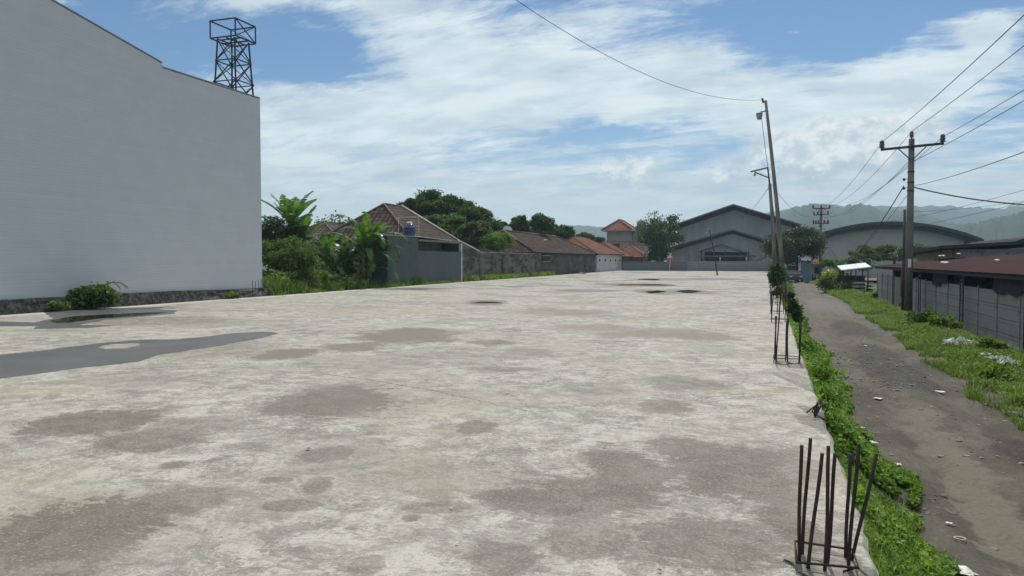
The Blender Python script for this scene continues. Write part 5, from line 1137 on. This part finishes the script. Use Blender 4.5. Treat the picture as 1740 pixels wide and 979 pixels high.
# stones and rubble on the road
def stones(n, xs_, ys_, smin, smax, name, lab, m, seed):
    rg_ = np.random.default_rng(seed); V = []; F = []; 
    ico = np.array([(0,0,1), (.9,0,.3), (.28,.85,.3), (-.72,.53,.3), (-.72,-.53,.3), (.28,-.85,.3), (.6,.5,-.4), (-.3,.8,-.4), (-.9,0,-.4), (-.3,-.8,-.4), (.6,-.5,-.4)])
    fc = [(0,1,2), (0,2,3), (0,3,4), (0,4,5), (0,5,1), (1,6,2), (2,6,7), (2,7,3), (3,7,8), (3,8,4), (4,8,9), (4,9,5), (5,9,10), (5,10,1), (1,10,6)]
    for i in range(n):
        s = smin*(smax/smin)**(rg_.random()**2.2); sc3 = np.array([s*rg_.uniform(.7, 1.3), s*rg_.uniform(.7, 1.3), s*rg_.uniform(.35, .7)]); a = rg_.random()*6.28
        v = (ico+rg_.normal(size=ico.shape)*.12)*sc3; v = np.stack([v[:, 0]*math.cos(a)-v[:, 1]*math.sin(a), v[:, 0]*math.sin(a)+v[:, 1]*math.cos(a), v[:, 2]], 1)
        o_ = len(V)*11; V.append(v+np.array([xs_[i], ys_[i], float(rz(xs_[i], ys_[i]))+s*.15])); F += [(a_+o_, b_+o_, c_+o_) for a_, b_, c_ in fc]
    return tag(link(name, npmesh(name, np.concatenate(V), F), m), lab, 'stones', kind='stuff')
n = 2600; y = 5+50*rng.random(n)**1.5; e = rng.random(n); Rr_ = road_r(y); Ll = road_l(y)
cl_ = fbm(y*.9, e*7, 3, 404) > .50; y = y[cl_]; e = e[cl_]; Rr_ = Rr_[cl_]; Ll = Ll[cl_]; n = len(y)
x = np.where(e < .45, Rr_-.05-.45*np.abs(rng.normal(size=n)), np.where(e < .6, Ll+.25*np.abs(rng.normal(size=n)), Ll+(Rr_-Ll)*(.5+.16*rng.normal(size=n))))
x = np.clip(x, .9, 6.5)
M_stone = mat('road_stone', (.20, .19, .17), .9, .45, 3, bump=.5, bscale=30, coord='World')
stones(n, x, y, .008, .05, 'road_stones', 'loose stones along the edges of the dirt road', M_stone, 5)
n = 500; y = 17+8*rng.random(n); x = road_l(y)+.9+.5*rng.normal(size=n); stones(n, np.clip(x, 1.9, 4.2), y, .012, .05, 'road_stones', 'patch of broken stone in the middle of the dirt road', M_stone, 6)
n = 160; y = 8.5+7*rng.random(n); x = road_r(y)+.12*rng.normal(size=n); stones(n, x, y, .04, .13, 'verge_rubble', 'rubble at the edge of the near verge', M_stone, 7)

# ------------------------------------------------------------------ rebar clusters along the pavement edge
def cl(pxs, basey, top, lean=0, seed=0, y_off=None):
    """rods from the photo: for each, base px and top pixel; two rows 0.18 m apart"""
    rnd = random.Random(seed); c = at(pxs[0][0], basey, z=0); root_y = c.y; spec = []
    return spec
B0 = at(1405, 962, z=0)
near = [(1358, 1361, 756, 962), (1362, 1376, 745, 948), (1372, 1396, 770, 972), (1401, 1409, 758, 976), (1404, 1420, 770, 966), (1437, 1444, 771, 950), (1441, 1458, 754, 970), (1445, 1489, 771, 955)]
spec = []
for pb_, pt_, ty_, by_ in near:
    b_ = at(pb_, by_, z=0); Zb = -b_.x*sy+b_.y*cy; t2 = at(pt_, ty_, Z=Zb*1.0); spec.append((b_.x-B0.x, b_.y-B0.y, t2.x-b_.x, t2.y-b_.y, t2.z))
rods((B0.x, B0.y, 0), spec, 'nearest cluster of eight upright rusty rods on the pavement edge', 'rebar clusters along the pavement edge', .0095, tie=.05)
def std(yc, n, h_, lab, seed, xo=.0, w_=.34, r=.010):
    rnd = random.Random(seed); sp_ = []
    for i in range(n):
        x_ = (-.34+w_*(i % 3)/2) if n > 4 else (-.3+.28*(i % 2)); y_ = .16*(i//3)-.12
        sp_.append((x_+rnd.uniform(-.02, .02), y_+rnd.uniform(-.02, .02), rnd.uniform(-.03, .07), rnd.uniform(-.05, .05), h_*rnd.uniform(.85, 1.08)))
    rods((.48+xo, yc, 0), sp_, lab, 'rebar clusters along the pavement edge', r)
std(at(1345, 616, z=0).y, 8, .70, 'second rebar cluster with tall rods, beyond the bent rods', 2)
std(at(1328, 547, z=0).y, 6, .92, 'third rebar cluster on the pavement edge, in front of the dark climber', 3)
std(at(1327, 533, z=0).y, 5, .9, 'fourth rebar cluster, half overgrown by creepers', 4)
std(at(1320, 517, z=0).y, 6, .95, 'fifth rebar cluster under the dark bushy climber', 5)
std(at(1315, 500, z=0).y, 6, .85, 'sixth rebar cluster near the dark bushy climber', 6)
std(46, 6, .8, 'seventh rebar cluster behind the leaning pole', 7)
std(58, 6, .8, 'farthest rebar cluster on the pavement edge', 8)
# bent rods
q = at(1385, 706, z=0); br_ = empty('bent_rebar', (q.x, q.y, 0), label='bent rusty rods sprawling over the pavement edge', cat='rebar')
rnd = random.Random(9)
for k in range(6):
    a = rnd.uniform(2.2, 4.2) if k < 4 else rnd.uniform(-1, 1); L_ = rnd.uniform(.10, .18); pts = [(0, 0, -.02), (.02*math.cos(a), .02*math.sin(a), .07), (L_*.5*math.cos(a), L_*.5*math.sin(a), .12+rnd.random()*.03), (L_*math.cos(a+.3), L_*math.sin(a+.3), .03)]
    pts = [(x_+rnd.uniform(-.02, .12), y_+.07*(k-2.5), z_) for x_, y_, z_ in pts]; MB().tube(pts, .008, 6).build('rod', M_rust, br_)
# base stubs of broken column cover
for k, (px, py, w_, lab) in enumerate([(1405, 962, .34, 'crumbled concrete pad round the nearest rebar cluster'), (1347, 617, .36, 'crumbled concrete pad round the second rebar cluster')]):
    q = at(px, py, z=0); rg_ = np.random.default_rng(k); V = []; n_ = 14
    for r_, z_ in ((.68, .004), (.6, .012), (.4, .016), (0.01, .018)):
        for i in range(n_): a = 2*math.pi*i/n_; f_ = r_*(1+.18*math.sin(3*a+k)+.1*rg_.normal()); V.append((f_*math.cos(a)*w_*.75, f_*math.sin(a)*w_*.8, z_+.008*rg_.random()*(r_ < 1)))
    F = [(j*n_+i, j*n_+(i+1) % n_, (j+1)*n_+(i+1) % n_, (j+1)*n_+i) for j in range(3) for i in range(n_)]
    o = link('concrete_pad', npmesh('concrete_pad', V, F), mat('crumbled', (.24, .23, .20), .95, .4, 9, bump=.8, bscale=40)); o.location = (min(q.x, .27), q.y, 0); tag(o, lab, 'concrete')

# ------------------------------------------------------------------ poles and lamps
base = at(1337, 520, x=.95); Zp = -base.x*sy+base.y*cy; topp = at(1301, 171, Z=Zp)
tp = empty('leaning_pole', (base.x, base.y, RZ), label='tall leaning tapered pole with a small lamp at its top', cat='pole')
V0 = Vector((0, 0, 0)); V1 = topp-tp.location
pts = [V0.lerp(V1, k/6)+Vector((.05*math.sin(k*math.pi/6), 0, 0)) for k in range(7)]
MB().tube(pts, [.125, .12, .11, .10, .09, .08, .065], 10).build('shaft', M_pole, tp)
hd = MB(); hd.lathe((-.28+V1.x, V1.y, V1.z-.62), [(0, -.28), (.10, -.27), (.13, -.16), (.15, -.02), (.17, 0), (.12, .06), (0, .07)], 12)
lh = hd.build('lamp_head', mat('lamp_grey', (.30, .30, .29), .4, .1), tp)
MB().beam(V1+Vector((-.28, 0, -.56)), V1+Vector((0, 0, -.50)), .05).build('lamp_arm', M_dark, tp)
MB().tube([V1+Vector((-.1, 0, -.1)), V1+Vector((-.16, 0, .12))], .05, 8).build('insulator', M_ceram, tp)
wr = MB(); a_ = V1+Vector((-.22, 0, -.5)); b_ = V1*.42+Vector((-.12, 0, 0)); wr.tube([a_, a_.lerp(b_, .33)+Vector((.0, 0, -.05)), a_.lerp(b_, .66)+Vector((.03, 0, -.06)), b_], .012, 5); wr.build('hanging_cable', M_wire, tp)
# bracket lamp pole
base2 = at(1322, 470, x=1.0); Zq = -base2.x*sy+base2.y*cy; Zq = 52
base2 = at(1321, 470, Z=Zq); topq = at(1304.5, 285, Z=Zq); mid = at(1308, 315, Z=Zq)
bp = empty('bracket_lamp_pole', (base2.x, base2.y, RZ), label='thinner leaning pole with triangular bracket and hanging lamp', cat='lamp pole')
o_ = bp.location; loc = lambda px, py: at(px, py, Z=Zq)-o_
MB().tube([Vector((0, 0, -.1)), loc(1313, 380), loc(1308, 313)], [.13, .12, .11], 8).build('lower_shaft', M_pole, bp)
MB().tube([loc(1308.3, 318), topq-o_], .055, 8).build('upper_shaft', M_dark, bp)
MB().beam(topq-o_, loc(1275.5, 292), .09).build('bracket_arm', M_dark, bp)
MB().beam(loc(1306, 302), loc(1283, 293), .07).build('brace', M_dark, bp)
MB().beam(loc(1283, 291), loc(1282.5, 294), .04).build('hook', M_dark, bp)
c_ = loc(1282.5, 297); MB().lathe(c_, [(0, -.1), (.07, -.08), (.09, 0), (.06, .1), (.03, .14), (0, .14)], 10).build('lamp', MATS['lamp_grey'], bp)
# small lamp pole on the pavement
b_ = at(1219, 468, z=0); Zs = -b_.x*sy+b_.y*cy; t_ = at(1206, 391, Z=Zs)
spn = empty('lamp_post', (b_.x, b_.y, 0), label='thin dark leaning lamp post standing on the far pavement', cat='lamp post'); v_ = t_-spn.location
MB().tube([(0, 0, -.02), v_*.5+Vector((.05, 0, 0)), v_], [.075, .06, .05], 8).build('shaft', M_dark, spn)
MB().obox(v_+Vector((-.18, 0, .12)), (.42, .3, .14), (0, R_(25), 0)).build('lamp_head', MATS['lamp_grey'], spn); MB().lathe(v_+Vector((-.3, 0, -.28)), [(0, -.12), (.1, -.1), (.13, 0), (.08, .1), (0, .11)], 10).build('lamp_globe', MATS['lamp_grey'], spn)
# utility poles
M_upole = mat('concrete_pole', (.16, .15, .125), .9, .25, 3, stretch=(1, 1, .3), bump=.3, bscale=40, dirt=(.075, .085, .06), dscale=1.6)
def insul(mb, c, s=1.):
    mb.lathe(c, [(.03*s, -.10*s), (.03*s, 0), (.10*s, .02*s), (.10*s, .06*s), (.06*s, .08*s), (.10*s, .11*s), (.10*s, .15*s), (.06*s, .17*s), (.09*s, .2*s), (.08*s, .26*s), (.04*s, .31*s), (0, .32*s)], 12)
def utility_pole(loc, h_, lab, arms, rz_=0, rad=(.165, .11)):
    r = empty('utility_pole', loc, rz_, label=lab, cat='utility pole', group='utility poles along the dirt road')
    MB().tube([(0, 0, -.3), (0, 0, h_*.5), (0, 0, h_)], [rad[0], (rad[0]+rad[1])/2, rad[1]], 14).build('shaft', M_upole, r)
    for (z_, w_, ins, brc, tilt) in arms:
        a = MB(); a.beam((-w_, -.14, z_-tilt), (w_, -.14, z_+tilt), .09, .11); am = a.build('crossarm', M_dark, r)
        for x_ in ins:
            i_ = MB(); insul(i_, (x_, -.14, z_+.06+tilt*x_/w_), 1.25); i_.build('insulator', M_ceram, am)
        if brc:
            MB().beam((-.45*w_, -.16, z_-.04), (-.05, -.16, z_-.62), .045).beam((.45*w_, -.16, z_-.04), (.05, -.16, z_-.62), .045).build('brace', M_dark, am)
    bd = MB()
    for z_ in (h_-1.6, h_-2.1, h_-2.5, h_-5.9): bd.tube([(0, 0, z_), (0, 0, z_+.05)], rad[1]+.035, 12)
    bd.build('bands', M_dark, r); return r
UB = at(1543, 537, z=-1.1); UZ = -UB.x*sy+UB.y*cy; UH = at(1543, 236, Z=UZ).z+1.1
za = at(1543, 250, Z=UZ).z+1.1
up1 = utility_pole((UB.x, UB.y, -1.1), UH, 'near concrete utility pole with one crossarm on the verge', [(za, 1.33, (-1.28, 1.28), True, .07)], R_(-4), (.185, .13))
mb = MB(); insul(mb, (0, 0, UH+.05), 1.0); mb.build('top_insulator', M_ceram, up1)
mb = MB()
for z_ in (at(1543, 305, Z=UZ).z, at(1543, 320, Z=UZ).z): mb.lathe((-.3, -.1, z_+1.1), [(0, -.07), (.05, -.06), (.06, 0), (.04, .06), (0, .07)], 8); mb.beam((-.34, -.1, z_+1.1), (0, 0, z_+1.14), .03)
mb.build('side_insulators', M_dark, up1)
MB().box(-.07, -.20, 2.35, .07, -.187, 2.75).build('number_plate', M_white, up1)
sp2 = empty('steel_post', (at(1534.5, 500, Z=UZ+.6).x, at(1534.5, 500, Z=UZ+.6).y, -1.1), label='dark steel post standing close left of the near utility pole', cat='post')
h2 = at(1534, 356, Z=UZ+.6).z+1.1; MB().tube([(0, 0, -.2), (0, 0, h2)], [.075, .06], 10).build('shaft', M_dark, sp2); MB().tube([(0, 0, .9), (0, 0, 2.6)], .1, 10).build('sleeve', mat('dark_red_paint', (.07, .03, .03), .7, .2), sp2)
FB = at(1393, 474, z=-1.1); FZ = 95.; FB = at(1393.5, 474, Z=FZ); zf = lambda py: at(1393, py, Z=FZ).z+1.1
up2 = utility_pole((FB.x, FB.y, -1.1), zf(352), 'distant utility pole with three crossarms at the road end', [(zf(354.5), 1.0, (-.97, 0, .97), True, 0), (zf(365), .9, (-.85, -.4, .8), False, .05), (zf(380), .95, (-.9, -.6, -.3, .4, .8), False, 0)], 0, (.2, .15))
for k, (rzx, dx2) in enumerate(((0, .9),)): 
    o = MB().tube([(.15, 0, zf(400)), (3.4, -2, .2)], .02, 5).build('guy_wire', M_wire, up2)

# ------------------------------------------------------------------ overhead wires
def wire(a, b, sag, lab, r=.012, n=26, group='overhead wires along the dirt road'):
    a, b = Vector(a), Vector(b); pts = [a.lerp(b, k/n)-Vector((0, 0, sag*4*(k/n)*(1-k/n))) for k in range(n+1)]
    o = MB().tube([p-a for p in pts], r, 5, cap=False).build('overhead_wire', M_wire); o.location = a
    return tag(o, lab, 'wire', group)
U = Vector((UB.x, UB.y, -1.1)); Fp = FB.copy(); Fp.z = -1.1
NXT = Vector((UB.x-.3, -14, -1.1))               # the next pole of the line stands behind the camera
for x_, zt_, fx, zfar, la, lb in [(-1.28, za+.3, -.97, zf(352), 'wire from the left end of the near crossarm towards the right edge', 'wire from the left end of the near crossarm to the distant pole'),
        (0, UH+.36, 0, zf(352), 'wire from the top of the near utility pole towards the right edge', 'wire from the top of the near utility pole to the distant pole'),
        (1.28, za+.4, .97, zf(352), 'wire from the right end of the near crossarm towards the right edge', 'wire from the right end of the near crossarm to the distant pole')]:
    wire(U+Vector((x_, -.1, zt_)), NXT+Vector((x_, 0, zt_)), .55, la); wire(U+Vector((x_, -.1, zt_)), Fp+Vector((fx, -.1, zfar)), 1.1, lb)
z27 = at(1543, 274, Z=UZ).z; z31 = at(1543, 316, Z=UZ).z; z32 = at(1543, 318, Z=UZ).z
wire((U.x+.1, U.y, z27), (U.x+.1, -14, z27+.1), .5, 'wire from below the near crossarm towards the right edge')
wire((U.x+.15, U.y, z31), at(1800, 236, Z=16), .1, 'wire from the middle of the near pole rising to the right edge')
wire((U.x-.1, U.y, z27), Fp+Vector((.8, 0, zf(366))), 1.0, 'wire from below the near crossarm to the second arm of the distant pole')
wire((U.x-.1, U.y, z27-.15), Fp+Vector((-.8, 0, zf(366))), 1.1, 'lowest bare wire between the two utility poles')
q_ = at(1800, 351, Z=30); wire((U.x+.1, U.y, z32), q_, .18, 'thick black cable running from the near pole to the right edge', .032, group='thick cables at the near pole')
q_ = at(1435, 442, Z=74); wire((U.x-.3, U.y, z31+.0), q_, .7, 'thick black cable drooping from the near pole to the low trees', .026, group='thick cables at the near pole')
wire(at(1442, 440, Z=76), (U.x-.1, U.y+.1, at(1543, 330, Z=UZ).z), .35, 'thin second cable drooping beside the thick one', .012, group='thick cables at the near pole')
wire(at(1500, 378, Z=110), at(1800, 305, Z=58), .4, 'faint wire crossing behind the near pole in front of the clouds', .02, group='faint wires behind the near pole')
wire(at(1470, 398, Z=120), at(1800, 328, Z=60), .4, 'second faint wire crossing low behind the near pole', .02, group='faint wires behind the near pole')
wire(at(1540, 360, Z=80), at(1800, 332, Z=60), .3, 'third faint wire just above the hills at right', .015, group='faint wires behind the near pole')
# service wire: leaning pole top, over the pavement to the upper left
T_ = topp+Vector((-.15, 0, .05)); E_ = at(790, -62, Z=19); wire(T_, E_, 1.0, 'single wire running from the leaning pole top up over the pavement', .009, 48, None)
wire(at(1310, 312, Z=Zq), Fp+Vector((-.9, 0, zf(366))), .9, 'faint wire from the bracket pole to the distant utility pole', .014, group=None)
wire(at(1307, 318, Z=Zq), at(1258, 372, Z=150), .5, 'faint wire from the bracket pole down to the largest hall roof', .018, group=None)

# ------------------------------------------------------------------ rubble and litter
q = at(992, 462, x=-20.6)
sh = empty('timber_trestle', (q.x, q.y, 0), .3, label='collapsed dark timber trestle by the old wall', cat='trestle')
mb = MB(); M_tim = mat('old_timber', (.07, .06, .05), .9, .3, 4)
for a, b in (((-.2, -1.2, 0), (0, 0, 1.3)), ((.3, 1.1, 0), (0, 0, 1.3)), ((.1, -.5, 0), (.1, .3, 1.0)), ((0, -1.5, .1), (.1, 1.5, .25))): mb.beam(a, b, .1)
mb.build('frame', M_tim, sh); MB().obox((0, -.2, .5), (.06, .9, .9), (0, R_(18), .1)).build('board', M_tim, sh)
for k, (px, py, w_, lab) in enumerate([(985, 465, 1.3, 'flat pale board lying before the timber trestle'), (1003, 463, .6, 'small concrete block right of the timber trestle')]):
    q = at(px, py, z=0); o = MB().obox((0, 0, .09+.1*k), (.6, w_, .14+.16*k), (0, .05, .3)).build('debris', M_conc); o.location = (max(q.x, -20.7), q.y, 0); tag(o, lab, 'debris')
def crumple(loc, s, lab, m=M_trash, flat=.3, cat='litter', name='plastic_litter', seed=0, group=None, n=9):
    rg_ = np.random.default_rng(seed); X, Y = np.meshgrid(np.linspace(-1, 1, n), np.linspace(-1, 1, n)); r = np.hypot(X, Y)
    Zv = flat*s*rg_.random((n, n))*(1.2-r*.6)+.012; k_ = 1+.35*rg_.normal(size=(n, n))*.4
    V = np.stack([(X*k_*s*.5).ravel(), (Y*k_*s*.42).ravel(), Zv.ravel()], 1); i, j = np.meshgrid(np.arange(n-1), np.arange(n-1)); a = (j*n+i).ravel()
    o = link(name, npmesh(name, V, np.stack([a, a+1, a+1+n, a+n], 1)), m); o.location = loc; o.rotation_euler.z = seed; return tag(o, lab, cat, group)
for k, (px, py, s, f_, lab) in enumerate([(1630, 586, .85, .32, 'largest heap of torn white plastic on the verge'), (1700, 616, .5, .3, 'white plastic bag half in the weeds right of the heap'), (1716, 622, .45, .3, 'white plastic bag nearest the right edge'), (1676, 608, .22, .3, 'small white plastic scrap in the leafy weeds')]):
    q = at(px, py, z=-.95); crumple((q.x, q.y, float(rz(q.x, q.y))+.10), s, lab, flat=f_, seed=k+1, group='white rubbish on the verge', n=13)
for k, (px, py, s, lab) in enumerate([(1463, 725, .13, 'white scrap on the road edge beside the creepers'), (1481, 756, .15, 'folded white paper by the creepers before the nearest rods'), (1471, 806, .10, 'white scrap among the creepers right of the nearest rods'),
        (1492, 672, .16, 'torn pale scrap in the middle of the near road'), (1598, 664, .17, 'flat white scrap on the middle of the road'), (1571, 590, .12, 'white scrap at the road edge near the broken stones'), (1470, 592, .12, 'white scrap left of the broken stones'),
        (1632, 962, .20, 'large white wrapper on the near road edge'), (1645, 970, .10, 'small pale scrap beside the large white wrapper'), (1412, 504, .2, 'small white scrap on the far road by the verge'), (1526, 791, .09, 'pale scrap on the near road right of the creepers'), (1613, 886, .06, 'tiny pale scrap on the near road')]):
    q = at(px, py, z=RZ+.03); crumple((q.x, q.y, float(rz(q.x, q.y))+.015), s, lab, flat=.12, seed=20+k, group='litter on the dirt road', n=6)
q = at(1631, 918, z=RZ); mb = MB(); mb.tube([(.05*math.cos(t), .04*math.sin(t), .015) for t in [2*math.pi*i/14 for i in range(15)]], .007, 5); o = mb.build('plastic_ring', M_trash); o.location = (q.x, q.y, float(rz(q.x, q.y))+.005); tag(o, 'pale plastic ring on the near road edge', 'litter')
for k, (px, py, s, col, lab) in enumerate([(725, 646, .05, M_trash, 'tiny white scrap on the middle of the pavement'), (777, 926, .02, M_trash, 'tiny white chip on the near pavement'), (767, 866, .02, M_trash, 'tiny white chip beside the damp stain'), (1121, 973, .022, M_dark, 'small dark pebble on the near pavement'), (838, 789, .02, M_dark, 'dark pebble on the middle pavement'), (524, 765, .035, M_dark, 'dry dark leaf on the left pavement'), (838, 766, .02, M_dark, 'tiny dark pebble right of the oval stain'), (900, 766, .03, M_dark, 'dark twig crumb on the pavement'), (772, 587, .05, M_dark, 'dark crumb behind the brown stain')]):
    q = at(px, py, z=0); o = crumple((q.x, q.y, .002), s, lab, m=col, flat=.3, seed=50+k, group='crumbs on the pavement', n=4, name='pavement_crumb', cat='litter')

# ------------------------------------------------------------------ haze
hzm = bpy.data.materials.new('haze_air'); hzm.use_nodes = True; T = NT(hzm.node_tree); T.n.clear()
pv = T.new('ShaderNodeVolumePrincipled'); pv.inputs['Density'].default_value = .00030; pv.inputs['Color'].default_value = (.64, .85, 1., 1); pv.inputs['Anisotropy'].default_value = .2
oo = T.new('ShaderNodeOutputMaterial'); T.l.new(pv.outputs[0], oo.inputs['Volume'])
hb = MB().box(-2900, -2900, -9, 2900, 2900, 170).build('haze', hzm); tag(hb, 'thin pale haze in the air over the whole place', 'haze', kind='stuff')
